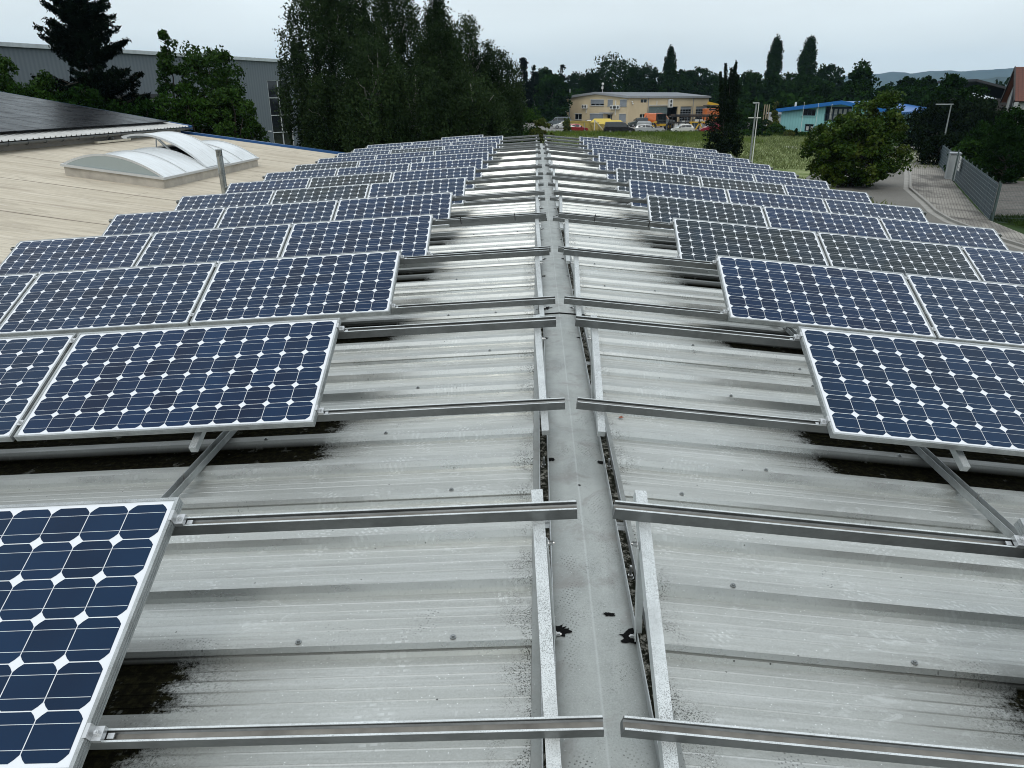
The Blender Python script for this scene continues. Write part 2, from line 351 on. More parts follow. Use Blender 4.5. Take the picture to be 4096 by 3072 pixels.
# sealant blobs beside the channels
def blob(x, y, r, el=1.0):
    mb = MB(); n = 34; c = Vector((x, y, cap_z(x)+.0016+(.004 if y > 5.9 else 0)))
    pts = []
    for i in range(n):
        a = 2*math.pi*i/n; q = r*(.62+.5*random.random()**1.8); px_ = x+q*math.cos(a)*el; pts.append(Vector((px_, y+q*math.sin(a), cap_z(px_)+.0022+(.004 if y > 5.9 else 0))))
    mb.add([c+Vector((0, 0, .003))]+pts, [(0, 1+i, 1+(i+1) % n) for i in range(n)]); worldchild(mb.build('sealant_patch', M_SEAL), capo)
for k in range(7):
    Y0 = Y1+k*PT
    for yy, r in ((Y0-.06, .026), (Y0+.74, .046)):
        blob(-.128, yy+random.uniform(-.03, .03), r*random.uniform(.8, 1.25), 1.3); blob(.132, yy+random.uniform(-.03, .03), r*random.uniform(.7, 1.1), 1.2)
blob(.005, 2.95, .008); blob(.03, 1.36, .012, .7); blob(.06, 2.05, .012, 2.2)
# ------------------------------------------------------------------ solar panels
PW, PH, GAP, CP = 1.58, .808, .02, .1275
def cell_mesh(cm, seed, nm):
    mb = MB(); rx = (PW-12*CP)/2; ry = (PH-6*CP)/2; hw = .0622; R = .0748; q = math.sqrt(R*R-hw*hw); a0 = math.atan2(q, hw)
    zb = -.004
    mb.poly([(-.0+.010, .010, zb), (PW-.010, .010, zb), (PW-.010, PH-.010, zb), (.010, PH-.010, zb)], 0)
    for i in range(12):
        for j in range(6):
            cx = rx+(i+.5)*CP; cy = ry+(j+.5)*CP; pts = []
            for k in range(4):
                for a in (a0, math.pi/4, math.pi/2-a0):
                    t = a+k*math.pi/2; pts.append((cx+R*math.cos(t), cy+R*math.sin(t), zb+.0006))
            mb.poly(pts, 1)
    for j in range(6):
        for d in (-.031, .031):
            y = ry+(j+.5)*CP+d; mb.poly([(rx+.004, y-.0007, zb+.0011), (PW-rx-.004, y-.0007, zb+.0011), (PW-rx-.004, y+.0007, zb+.0011), (rx+.004, y+.0007, zb+.0011)], 2)
    me = mb.build(nm, [M_SHEETW, cm, M_BUS]); return me
def frame_mb():
    mb = MB(); w_ = .011
    for (x0, x1, y0, y1) in ((0, PW, 0, w_), (0, PW, PH-w_, PH), (0, w_, w_, PH-w_), (PW-w_, PW, w_, PH-w_)): mb.box(x0, x1, y0, y1, -.036, 0)
    for z in (-.030, -.021, -.012):     # extrusion grooves stand out as fine lips
        for (x0, x1, y0, y1) in ((.002, PW-.002, -.0016, -.0002), (.002, PW-.002, PH+.0002, PH+.0016), (-.0016, -.0002, .002, PH-.002), (PW+.0002, PW+.0016, .002, PH-.002)): mb.box(x0, x1, y0, y1, z, z+.004)
    mb.box(.012, PW-.012, .012, PH-.012, -.009, -.006)
    return mb
def rowframe(s, k, u, off=0, v=0):
    "origin on the row's low edge line, x to world right along the roof slope, y up the tilt, z out of the glass"
    a = SL[s]; n0 = Vector((s*math.sin(a), 0, math.cos(a))); vv = Vector((0, math.cos(BT), 0))+n0*math.sin(BT); ud = Vector((s*math.cos(a), 0, -math.sin(a)))
    ex = ud*s; ez = ex.cross(vv)
    o = Vector((0, Y1+k*PT, .0))+ud*u+vv*v+ez*off
    return frame(o, ex, vv, ez)
GI = {-1: 1.331, 1: 1.281}
ORD = ['first', 'second', 'third', 'fourth', 'fifth', 'sixth', 'seventh', 'eighth', 'ninth', 'tenth', 'eleventh', 'twelfth', 'thirteenth', 'fourteenth']
darkset = {(-1, 5, 1), (-1, 6, 1), (-1, 8, 2), (-1, 10, 1), (1, 3, 0), (1, 3, 1), (1, 4, 0), (1, 6, 0), (1, 6, 1), (1, 9, 1)}
protoP = {}
M_LBL = mat('clamp_aluminium', (.55, .56, .56), .35, .8)
for s in (-1, 1):
    for k in range(-1, 14):
        for j in range(3):
            if k == 13 and j != 1: continue
            u = GI[s]+j*(PW+GAP)
            if k == 13: u = GI[s]+.83
            x0 = u if s > 0 else -(u+PW)
            M = rowframe(s, k, 0) @ Matrix.Translation((x0, 0, 0))
            dk = (s, k, j) in darkset; kind = ('blackish' if dk else 'blue')
            if kind not in protoP:
                r_ = empty('solar_panel', M); f_ = frame_mb().build('panel_frame', M_FRAME, r_); c_ = cell_mesh(M_CELLD if dk else M_CELLB, 0, 'cell_sheet'); c_.parent = r_; protoP[kind] = r_; o = r_
            else: o = copy_tree(protoP[kind]); o.matrix_world = M
            where = ('nearest the ridge', 'middle of its row', 'farthest from the ridge')[j] if k < 13 else 'alone in its row'
            lab = '%s solar panel, %s, %s row from the front, %s of ridge' % (kind, where, ORD[k], 'left' if s < 0 else 'right')
            if k < 0: lab = 'solar panel %s of the row behind the viewpoint, %s of ridge' % (where, 'left' if s < 0 else 'right')
            prop(o, lab, 'solar panel', 'tilted solar panels on the metal roof')
# ------------------------------------------------------------------ mounting racks
def rail_prof():      # (v, n): C rail with an open slot on top
    t = .0035; W = .034; H_ = .052; l = .006
    return [(0, -H_), (W, -H_), (W, 0), (W-l, 0), (W-l, -.004), (W-t, -.004), (W-t, -.016), (W-.009, -.019), (.009, -.019), (t, -.016), (t, -.004), (l, -.004), (l, 0), (0, 0)]
RPf = rail_prof()
def hexbolt(mb, a, d, r=.0075, l=.012, w=.012):
    a = Vector(a); d = Vector(d).normalized(); mb.tube(a, a+d*.0025, w, n=12); mb.tube(a+d*.0025, a+d*(.0025+l), r, n=6); mb.tube(a+d*(.0025+l), a+d*(.006+l), r*.5, n=8)
def make_rack(s, k, stub_lo, stub_up):
    Mf = rowframe(s, k, 0); Mi = Mf.inverted(); a = SL[s]
    lab = 'aluminium rack with two rails under the %s panel row, %s of the ridge' % (ORD[k], 'left' if s < 0 else 'right')
    if k < 0: lab = 'aluminium rack of the panel row behind the viewpoint, %s of the ridge' % ('left' if s < 0 else 'right')
    root = empty('mounting_rack', Mf, lab, 'mounting rack', 'aluminium racks carrying the solar panels')
    out = GI[s]+3*PW+2*GAP+.10
    for v0, st in ((.079, stub_lo), (.721, stub_up)):
        mb = MB(); x0, x1 = (st, out) if s > 0 else (-out, -st)
        mb.prism([(v0+p, -.037+q) for p, q in RPf], x0, x1); mb.box(x0+.001, x1-.001, v0+.0003, v0+.0052, -.0369, -.0358, 1); mb.box(x0+.001, x1-.001, v0+.0288, v0+.0337, -.0369, -.0358, 1); mb.box(x0+.001, x1-.001, v0+.009, v0+.025, -.0559, -.0553, 2); mb.build('rail', [M_RAIL, M_LIP, M_SLOT], root)
    # end clamps and middle clamps
    for v0 in (.096, .738):
        for j in range(4):
            u = GI[s]+j*(PW+GAP)-(GAP/2 if 0 < j < 3 else (0 if j == 0 else GAP)); x = s*u; mb = MB(); d = -s if j == 0 else s
            if j in (0, 3):
                z = -.036
                xa, xb = sorted((x-d*.006, x+d*.004)); mb.box(xa, xb, v0-.018, v0+.018, .0005, .0035)
                xa, xb = sorted((x+d*.002, x+d*.005)); mb.box(xa, xb, v0-.018, v0+.018, -.034, .0004)
                xa, xb = sorted((x+d*.0052, x+d*.030)); mb.box(xa, xb, v0-.018, v0+.018, -.0364, -.020)
                hexbolt(mb, (x+d*.017, v0, -.0199), (0, 0, 1), .0065, .008, .0085)
                mb.box(min(x+d*.032, x+d*.05), max(x+d*.032, x+d*.05), v0-.007, v0+.007, -.044, -.040)
            else:
                mb.box(x-.013, x+.013, v0-.018, v0+.018, .0006, .0032); hexbolt(mb, (x, v0, .0033), (0, 0, 1), .0065, .007, .0095)
            mb.build('clamp', M_LBL, root)
    # triangle frames: base channel on the ribs, tilted beam, rear leg
    Y0 = Y1+k*PT; zr = Z_PAN+RIB+.006
    for i, xf in enumerate((.160, 1.98, 3.80, 5.45)):
        uu = xf*s
        def RW(x, y, z): return Vector((x, y, z+slope_z(x)))     # roof coordinates -> world
        # base channel, open upwards
        mb = MB(); cx = s*(xf if i else .160)
        for (xa, xb, za, zb) in ((-.023, .023, 0, .004), (-.023, -.0195, .004, .040), (.0195, .023, .004, .040)):
            vs = [RW(cx+x, y, zr+z) for z in (za, zb) for y in (Y0-.62, Y0-.62+PT-.008) for x in (xa, xb)]
            mb.add([Mi @ v for v in vs], [(0, 2, 3, 1), (4, 5, 7, 6), (0, 1, 5, 4), (2, 6, 7, 3), (0, 4, 6, 2), (1, 3, 7, 5)])
        ch = mb.build('base_channel', M_CHAN, root)
        mb = MB()
        if i == 0:
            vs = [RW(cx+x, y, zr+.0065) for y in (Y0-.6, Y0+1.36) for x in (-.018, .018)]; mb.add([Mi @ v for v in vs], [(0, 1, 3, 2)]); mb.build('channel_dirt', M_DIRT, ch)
        for yb in (Y0-.12, Y0+1.04):
            mb = MB(); p = RW(cx, yb, zr+.004); hexbolt(mb, Mi @ p, Mi.to_3x3() @ Vector((0, 0, 1)), .010, .012, .014)
            mb.tube(Mi @ (p+Vector((0, 0, .016))), Mi @ (p+Vector((0, 0, .055))), .005, n=8); mb.build('anchor_bolt', M_BOLT, ch)
        # tilted beam
        if i == 0: ub, ut = ((-.160, -.184) if s < 0 else (.140, .112))
        else: ub, ut = s*(xf+.0), s*(xf-.02)
        mb = MB(); A = Vector((ub, -.055, -.109)); B = Vector((ut, .842, -.109)); mb.beam(A, B, .037, .036); bm = mb.build('tilt_beam', M_BEAM, root)
        # rear leg and bolts
        p1 = Mi @ RW(cx-s*.026, Y0+.70, zr+.018); p0 = Vector((ub+(ut-ub)*.78-s*.022, .655, -.115)); q0 = p0
        mb = MB(); mb.beam(p1, q0, .004, .042, up=Vector((0, 1, .2))); mb.beam(p1+Vector((s*.012, .015, 0)), q0+Vector((s*.012, .02, 0)), .022, .004, up=Vector((0, 1, .2))); leg = mb.build('rear_leg', M_BEAM, root)
        mb = MB(); hexbolt(mb, q0+Vector((-s*.003, 0, .0)), (-s, 0, 0), .0075, .012, .010); hexbolt(mb, p1+Vector((-s*.003, 0, 0)), (-s, 0, 0), .0075, .012, .010); mb.build('bolt', M_BOLT, leg)
    return root
stubs = {(-1, 0): (.035, .060), (1, 0): (.015, -.005+.02), (-1, 1): (.054, .073), (1, 1): (.010, .0), (-1, 2): (.053, .075), (1, 2): (.019, .005)}
for s in (-1, 1):
    for k in range(-1, 13):
        lo, up_ = stubs.get((s, k), (.05+.02*random.random() if s < 0 else .015+.02*random.random(), .07+.02*random.random() if s < 0 else .01+.02*random.random()))
        rk = make_rack(s, k, lo, up_)
        if k == 3:     # black cable ties round the upper rail
            for x in (.42, 1.02):
                mb = MB(); x_ = s*x; lean = .006*s
                mb.box(x_-.0035, x_+.0035, .715, .7185, -.095, -.03); mb.box(x_-.0035, x_+.0035, .715, .760, -.036, -.0335); mb.box(x_-.003+lean, x_+.003+lean, .74, .744, -.0334, -.005)
                mb.build('cable_tie', M_BLACK, rk)
# rack for the single outer panels of the last row
for s in (-1, 1):
    Mf = rowframe(s, 13, 0); root = empty('mounting_rack', Mf, 'short rack under the single panel of the last row, %s of the ridge' % ('left' if s < 0 else 'right'), 'mounting rack', 'aluminium racks carrying the solar panels')
    for v0 in (.079, .721):
        mb = MB(); x0, x1 = sorted((s*(GI[s]+.55), s*(GI[s]+.83+PW+.3))); mb.prism([(v0+p, -.037+q) for p, q in RPf], x0, x1); mb.build('rail', M_RAIL, root)
    for xf in (2.3, 3.5):
        mb = MB(); mb.beam((s*xf, -.055, -.109), (s*xf, .842, -.109), .037, .036); mb.build('tilt_beam', M_BEAM, root)
        mb = MB(); Mi = Mf.inverted(); mb.beam(Mi @ Vector((s*xf, Y1+13*PT+.70, Z_PAN+RIB+slope_z(s*xf))), (s*xf, .70, -.125), .03, .03, up=Vector((0, 1, 0))); mb.build('rear_leg', M_BEAM, root)
        mb = MB(); mb.beam(Mi @ Vector((s*xf, Y1+13*PT-.1, Z_PAN+RIB+.02+slope_z(s*xf))), Mi @ Vector((s*xf, Y1+13*PT+.85, Z_PAN+RIB+.02+slope_z(s*xf))), .045, .035); mb.build('base_channel', M_CHAN, root)
# ================================================================== GROUND
def ground_poly(name, pts, z, m, sub=None):
    mb = MB(); mb.poly([(p[0], p[1], z) for p in pts]); o = mb.build(name, m); prop(o, kind='structure'); return o
def m_ground(name, c1, c2, c3, s1=.35, s2=6, rough=.95):
    m = mat(name, c1, rough, 0, .15); g = G(m); P = g.co((1, 1, 1), 'World')
    c = g.mix(g.rng(g.noise(P, s1, 5, .6), .35, .65), c1, c2); c = g.mix(g.rng(g.noise(P, s2, 4, .7), .45, .7), c, c3)
    g.color(c); g.bump(g.noise(P, s2*1.5, 4, .7), .6, .06); return m
M_GRASS = m_ground('grass_green', (.045, .075, .014), (.07, .10, .022), (.03, .05, .010), .2, 4)
M_GRASSD = m_ground('grass_lawn', (.022, .045, .010), (.035, .062, .014), (.015, .03, .006), .2, 5)
def m_meadow():
    m = mat('mown_hay', (.2, .2, .1), 1, 0, .1); g = G(m); P = g.co((1, 1, 1), 'World')
    c = g.mix(g.rng(g.noise(g.co((1, 1.6, 1), 'World'), .55, 5, .65, 1.0), .38, .62), (.11, .15, .045), (.27, .30, .15)); c = g.mix(g.rng(g.noise(P, 3.5, 5, .75), .45, .68), c, (.10, .13, .04))
    c = g.mix(g.rng(g.noise(P, .12, 3), .52, .7, 0, .8), c, (.13, .19, .035)); g.color(c); g.bump(g.noise(P, 3, 5, .7), .9, .12); return m
M_HAY = m_meadow()
M_ASPH = m_ground('asphalt_worn', (.16, .154, .138), (.195, .187, .167), (.13, .125, .112), .3, 14, .9)
M_YARD = m_ground('yard_concrete', (.17, .165, .155), (.21, .205, .19), (.13, .125, .118), .2, 4, .85)
M_GRAVEL = m_ground('gravel_lot', (.12, .11, .10), (.17, .16, .145), (.07, .065, .06), .4, 7, .95)
def m_bricks():
    m = mat('brick_paving', (.2, .2, .18), .85, 0, .3); g = G(m); P = g.co((1, 1, 1), 'World', (0, 0, 0))
    b = N(g.nt, 'ShaderNodeTexBrick'); g.link(g.co((1, 1, 1), 'World', (0, 0, math.radians(-64))), b.inputs['Vector'])
    b.inputs['Scale'].default_value = 1; b.inputs['Brick Width'].default_value = .42; b.inputs['Row Height'].default_value = .14; b.inputs['Mortar Size'].default_value = .02; b.inputs['Mortar Smooth'].default_value = .2
    for i, c in (('Color1', (.29, .272, .24)), ('Color2', (.26, .245, .215)), ('Mortar', (.165, .152, .13))): b.inputs[i].default_value = (*c, 1)
    st = g.rng(g.noise(g.co((1, .45, 1), 'World'), .6, 5, .65, .5), .44, .62, 0, .85); c = g.mix(st, b.outputs[0], (.05, .045, .04)); g.color(c); return m
M_BRICK = m_bricks(); M_KERB = plain('kerb_concrete', (.27, .26, .235), .85, scale=1.5)
base = MB(); 
for a in range(48):
    t0, t1 = 2*math.pi*a/48, 2*math.pi*(a+1)/48; r_ = 6500; base.poly([(0, 0, ZG-.06), (r_*math.cos(t0), r_*math.sin(t0), ZG-.06), (r_*math.cos(t1), r_*math.sin(t1), ZG-.06)])
prop(base.build('ground', M_GRASSD), kind='structure')
# meadow between the two buildings, with a greener unmown edge
ground_poly('meadow', [(-14, 31), (14, 31), (19.5, 54), (26, 70), (41, 96), (47, 112), (44, 121), (-12, 121), (-16, 70)], ZG-.02, M_HAY)
ground_poly('meadow_edge', [(-12, 118.5), (44, 118.5), (60, 122), (60, 134), (-12, 134)], ZG+.01, M_GRASS)
ground_poly('yard', [(-14, 129), (75, 129), (75, 235), (-14, 235)], ZG+.03, M_YARD)
kerbpts = [(18.9, 20), (19.0, 30), (19.6, 35.2), (20.4, 38.2), (21.5, 41.2), (24.0, 48.5), (27.6, 56), (31.2, 63.7), (37, 75), (43, 86.5)]
def offs(pts, d):
    out = []
    for i, p in enumerate(pts):
        a = Vector(pts[max(0, i-1)]); b = Vector(pts[min(len(pts)-1, i+1)]); t = (b-a).normalized(); out.append((p[0]-t.y*d, p[1]+t.x*d))
    return out
def ribbon(name, a, b, z, m, z2=None, mb=None):
    mb = mb or MB()
    for i in range(len(a)-1): mb.poly([(a[i][0], a[i][1], z), (b[i][0], b[i][1], z), (b[i+1][0], b[i+1][1], z), (a[i+1][0], a[i+1][1], z)])
    if name: return prop(mb.build(name, m), kind='structure')
    return mb
left = offs(kerbpts, 6.8)
ribbon('road', left, kerbpts, ZG+.0, M_ASPH)
ribbon('gutter_strip', offs(kerbpts, .32), kerbpts, ZG+.006, M_KERB)
fence_line = [(20.0, 27), (20.6, 31.5), (21.3, 35), (22.9, 38.9), (24.6, 42.8), (27.1, 48.5), (30.9, 57), (34.9, 66.3), (40, 77), (45, 87.5)]
ribbon('pavement', offs(kerbpts, -.14), fence_line, ZG+.10, M_BRICK)
mb = MB(); ribbon(None, kerbpts, offs(kerbpts, -.14), ZG+.115, None, mb=mb)
ko = offs(kerbpts, 0)
for i in range(len(ko)-1): mb.poly([(ko[i][0], ko[i][1], ZG), (ko[i+1][0], ko[i+1][1], ZG), (ko[i+1][0], ko[i+1][1], ZG+.115), (ko[i][0], ko[i][1], ZG+.115)][::-1])
prop(mb.build('kerb', M_KERB), kind='structure')
ground_poly('far_road', [(30, 88.5), (75, 88.5), (75, 92.5), (30, 92.5)], ZG+.02, M_KERB)
ground_poly('lawn', [(40, 77), (47, 77), (52, 88), (45.2, 87.8)], ZG+.05, M_GRASS)
ground_poly('gravel_lot', [(22.5, 36.5), (40, 33), (52, 48), (48, 52), (30, 53.5)], ZG+.02, M_GRAVEL)
ground_poly('verge', [(21.8, 30), (60, 24), (60, 34), (23, 37)], ZG+.03, M_GRASSD)
# loose tall grass: meadow edge, verge and field tufts
def grass_stuff(name, regions, m, n, hmin, hmax, wd):
    vs = np.zeros((n*3, 3)); tot = sum(r[4] for r in regions); i = 0
    for (x0, x1, y0, y1, wt) in regions:
        k = int(n*wt/tot); k = min(k, n-i); x = rng.uniform(x0, x1, k); y = rng.uniform(y0, y1, k); h = rng.uniform(hmin, hmax, k); a = rng.uniform(0, math.pi, k); lx = rng.normal(0, .35, k)*h; ly = rng.normal(0, .35, k)*h
        j = np.arange(i, i+k)*3; vs[j] = np.c_[x-np.cos(a)*wd, y-np.sin(a)*wd, np.full(k, ZG)]; vs[j+1] = np.c_[x+np.cos(a)*wd, y+np.sin(a)*wd, np.full(k, ZG)]; vs[j+2] = np.c_[x+lx, y+ly, ZG+h]; i += k
    o = mesh_np(name, vs[:i*3], 3, m); return o
def mesh_np(name, vs, per, m, parent=None):
    n = len(vs)//per; me = bpy.data.meshes.new(name); me.vertices.add(len(vs)); me.vertices.foreach_set('co', np.ascontiguousarray(vs, dtype=np.float32).ravel())
    me.loops.add(n*per); me.loops.foreach_set('vertex_index', np.arange(n*per, dtype=np.int32)); me.polygons.add(n); me.polygons.foreach_set('loop_start', np.arange(0, n*per, per, dtype=np.int32))
    me.materials.append(m); me.update(calc_edges=True); me.validate(); o = bpy.data.objects.new(name, me); COL.objects.link(o)
    if parent: o.parent = parent
    return o
def m_leaf(name, a, b, yellow=None, trans=.25, rough=.55, ps=.25, spec=.06):
    m = mat(name, a, rough, 0, spec); g = G(m); P = g.co((1, 1, 1), 'World'); r = g.isl()
    c = g.mix(r, a, b); c = g.mix(g.rng(g.noise(P, ps, 3), .35, .68), c, tuple(x*.55 for x in a))
    if yellow: c = g.mix(g.rng(g.noise(P, ps*1.7, 3), .52, .70, 0, .75), c, yellow)
    g.color(c)
    tr = N(g.nt, 'ShaderNodeBsdfTranslucent'); g.link(c, tr.inputs[0]); mx = N(g.nt, 'ShaderNodeMixShader'); mx.inputs[0].default_value = trans
    out = g.nt.nodes['Material Output']; g.link(g.b.outputs[0], mx.inputs[1]); g.link(tr.outputs[0], mx.inputs[2]); g.link(mx.outputs[0], out.inputs[0]); return m
M_BLADE = m_leaf('grass_blade', (.09, .15, .02), (.15, .19, .04), None, .3, .7, .3)
M_HAYB = m_leaf('hay_blade', (.13, .17, .05), (.28, .31, .16), None, .3, .8, .5)
prop(grass_stuff('tall_grass', [(-12, 46, 118, 129, 3), (18, 30, 100, 118, .3)], M_BLADE, 26000, .25, .75, .05), 'tall green grass along the far edge of the mown field', 'grass', kind='stuff')
prop(grass_stuff('hay_tufts', [(2, 42, 62, 118, 4), (4, 19, 36, 62, 1)], M_HAYB, 30000, .12, .4, .06), 'pale cut hay lying over the field behind the panels', 'hay', kind='stuff')
prop(grass_stuff('verge_grass', [(22.0, 30, 31, 36.5, 1)], m_leaf('verge_blade', (.03, .055, .012), (.05, .085, .02), None, .3, .7, .6), 14000, .08, .3, .02), 'dark green rough grass at the near end of the slatted fence', 'grass', kind='stuff')
# ================================================================== HILLS
def hill(name, D, prof, m, depth):
    mb = MB(); n = len(prof); vs = []
    for (px, py) in prof:
        p = atz_dist(px, py, D); q = Vector((p.x, p.y, 0)); d = (q-Vector((CAM.x, CAM.y, 0))).normalized()
        vs += [Vector((q.x-d.x*depth*.5, q.y-d.y*depth*.5, ZG-1)), Vector((q.x-d.x*depth*.22, q.y-d.y*depth*.22, ZG+(p.z-ZG)*.62)), Vector((q.x, q.y, p.z)), Vector((q.x+d.x*depth*.5, q.y+d.y*depth*.5, ZG-1))]
    fs = [(i*4+j, i*4+4+j, i*4+5+j, i*4+1+j) for i in range(n-1) for j in range(3)]
    mb.add(vs, fs); o = mb.build(name, m, smooth=True)
    sm = o.modifiers.new('sub', 'SUBSURF'); sm.subdivision_type = 'SIMPLE'; sm.levels = 3; sm.render_levels = 3
    tx = bpy.data.textures.new(name, 'CLOUDS'); tx.noise_scale = D*.02; tx.noise_depth = 4
    dm = o.modifiers.new('d', 'DISPLACE'); dm.texture = tx; dm.strength = D*.0035; dm.mid_level = .5; dm.texture_coords = 'GLOBAL'
    return prop(o, kind='structure')
def atz_dist(px, py, D):
    v = ray(px, py); h = math.hypot(v.x, v.y); return CAM+v*(D/h)
M_HILL = m_ground('hill_forest', (.014, .028, .016), (.03, .045, .024), (.008, .018, .010), .004, .03)
hill('hills', 5600, [(3000, 340), (3250, 325), (3380, 305), (3480, 296), (3560, 287), (3640, 291), (3720, 284), (3800, 283), (3860, 287), (3960, 276), (4060, 272), (4200, 262), (4500, 250), (4900, 262)], M_HILL, 900)
hill('hills', 3300, [(3780, 345), (3850, 330), (3920, 318), (4000, 308), (4100, 304), (4300, 290), (4700, 300)], M_HILL, 700)
hill('hills', 5900, [(-900, 300), (-300, 310), (400, 330), (1200, 345), (2000, 350), (2600, 345), (3100, 338)], M_HILL, 800)
# ================================================================== TREES
def tri_leaves(C, size, nrm_bias=None, droop=0., asp=.55):
    "C: (n,3) leaf centres -> quads (n*4,3)"
    n = len(C); a = rng.normal(size=(n, 3)); a /= np.linalg.norm(a, axis=1)[:, None]
    if droop: a[:, 2] -= droop; a /= np.linalg.norm(a, axis=1)[:, None]
    b = rng.normal(size=(n, 3)); b -= (b*a).sum(1)[:, None]*a; b /= np.linalg.norm(b, axis=1)[:, None]
    s = size*rng.uniform(.6, 1.3, n)[:, None]; u = a*s; v = b*s*asp
    out = np.empty((n, 4, 3)); out[:, 0] = C-u; out[:, 1] = C-v*1.0+u*.1; out[:, 2] = C+u; out[:, 3] = C+v+u*.1
    return out.reshape(-1, 3)
def clumped(centres, radii, per, flat=.8):
    out = []
    for c, r in zip(centres, radii):
        d = rng.normal(size=(per, 3)); d /= np.linalg.norm(d, axis=1)[:, None]; q = r*rng.uniform(.25, 1.0, per)[:, None]**.6; p = d*q; p[:, 2] *= flat; out.append(c+p)
    return np.concatenate(out)
def envelope(n, shape, h0, h1, R, inner=.35):
    "clump centres through the crown's volume; shape(t) gives the relative radius at height t"
    out = []
    while len(out) < n:
        t = rng.uniform(0, 1); f = shape(t)
        if rng.uniform() > f+.08: continue
        a = rng.uniform(0, 2*math.pi); q = max(inner, rng.uniform()**.45); out.append((R*f*q*math.cos(a), R*f*q*math.sin(a), h0+(h1-h0)*t))
    return np.array(out)
SH = {'round': lambda t: math.sqrt(max(0, 1-(2*t-1)**2))**.8*(1-.12*t), 'broad': lambda t: min(1, (t+.12)*2.6)**.7*math.sqrt(max(0, 1-t**2.6)), 'column': lambda t: min(1, t*5+.45)*(1-t**5)**.6, 'cone': lambda t: (1-t)*.97+.03,
      'lime': lambda t: float(np.interp(t, [0, .05, .13, .21, .29, .39, .5, .65, .74, .84, .94, 1], [.2, .42, .62, .83, .94, .98, .90, .78, .56, .40, .27, .08])), 'egg': lambda t: min(1, (t+.05)*3.2)**.6*(1-t)**.55}
BARK = plain('tree_bark', (.05, .042, .033), .9, var=.4, scale=3); BARKB = plain('birch_bark', (.28, .27, .25), .8, var=.6, scale=4)
def limb(mb, a, b, r0, r1, n=4, wob=.06):
    a = Vector(a); b = Vector(b); L = (b-a).length; p = a
    for i in range(1, n+1):
        t = i/n; q = a.lerp(b, t)+(Vector(rng.normal(size=3))*wob*L*.5 if i < n else Vector()); mb.tube(p, q, r0+(r1-r0)*(t-1/n), r0+(r1-r0)*t, 6, caps=False); p = q
def tree(base, H, R, leaf, label, cat='tree', group=None, shape='round', h0=.25, nclump=60, per=40, csize=None, lsize=.3, flat=.8, trunk=None, name='deciduous_tree', bark=None, droop=0, asp=.55, limbs=8, inner=.35, lean=(0, 0), shift=None):
    root = empty(name, Vector(base), label, cat, group); sh = SH[shape]; csize = csize or R*.3
    cc = envelope(nclump, sh, H*h0, H-csize*.5, R, inner); cr = csize*rng.uniform(.55, 1.25, len(cc)); cc[:, 0] += lean[0]*cc[:, 2]; cc[:, 1] += lean[1]*cc[:, 2]
    if shift: cc[:, 0] += np.array([shift(z/H) for z in cc[:, 2]])
    P = clumped(cc, cr, per, flat)
    if droop: P[:, 2] -= rng.uniform(0, 1, len(P))**2*droop
    P = P[P[:, 2] > .1]
    mesh_np('crown', tri_leaves(P, lsize, droop=.5 if droop else 0, asp=asp), 4, leaf, root)
    mb = MB(); tr = trunk or H*.022; limb(mb, (0, 0, -.1), (lean[0]*H, lean[1]*H, H*.86), tr, tr*.15, 7, .025)
    for c in cc[rng.permutation(len(cc))[:limbs]]: limb(mb, (lean[0]*c[2]*.6, lean[1]*c[2]*.6, c[2]*.6), c, tr*.38, tr*.06, 4, .09)
    mb.build('trunk', bark or BARK, root); return root
def gpos(px, Y, z=ZG):
    v = ray(px, 395); return Vector((CAM.x+v.x*Y/v.y, Y, z))
def ztop(px, py, Y): return aty(px, py, Y).z-ZG
def pxw(npx, Y): return npx/FPX*Y*1.02
L_DARK = m_leaf('leaf_dark_green', (.009, .027, .006), (.020, .046, .009), None, .10, .8, .25, 0)
L_MID = m_leaf('leaf_mid_green', (.017, .048, .007), (.036, .074, .012), None, .14, .7, .3, .02)
L_FAR = m_leaf('leaf_far_green', (.008, .024, .007), (.019, .040, .011), None, .06, .85, .12, 0)
L_CON = m_leaf('needle_dark', (.003, .007, .004), (.007, .013, .007), None, .0, .9, .3, 0)
L_COP = m_leaf('leaf_copper_dark', (.006, .013, .005), (.013, .021, .008), None, .04, .8, .5, 0)
L_LIME = m_leaf('leaf_lime_tree', (.020, .050, .005), (.055, .095, .010), (.10, .13, .02), .16, .5, .5, .08)
L_BIR = m_leaf('leaf_birch', (.015, .034, .010), (.040, .064, .022), None, .14, .6, .4, .05)
L_ROB = m_leaf('leaf_robinia', (.016, .046, .008), (.044, .082, .015), None, .16, .5, .45, .04)
L_BUSH = m_leaf('leaf_bush_yellow', (.05, .075, .016), (.09, .105, .022), (.14, .13, .03), .15, .5, .9)
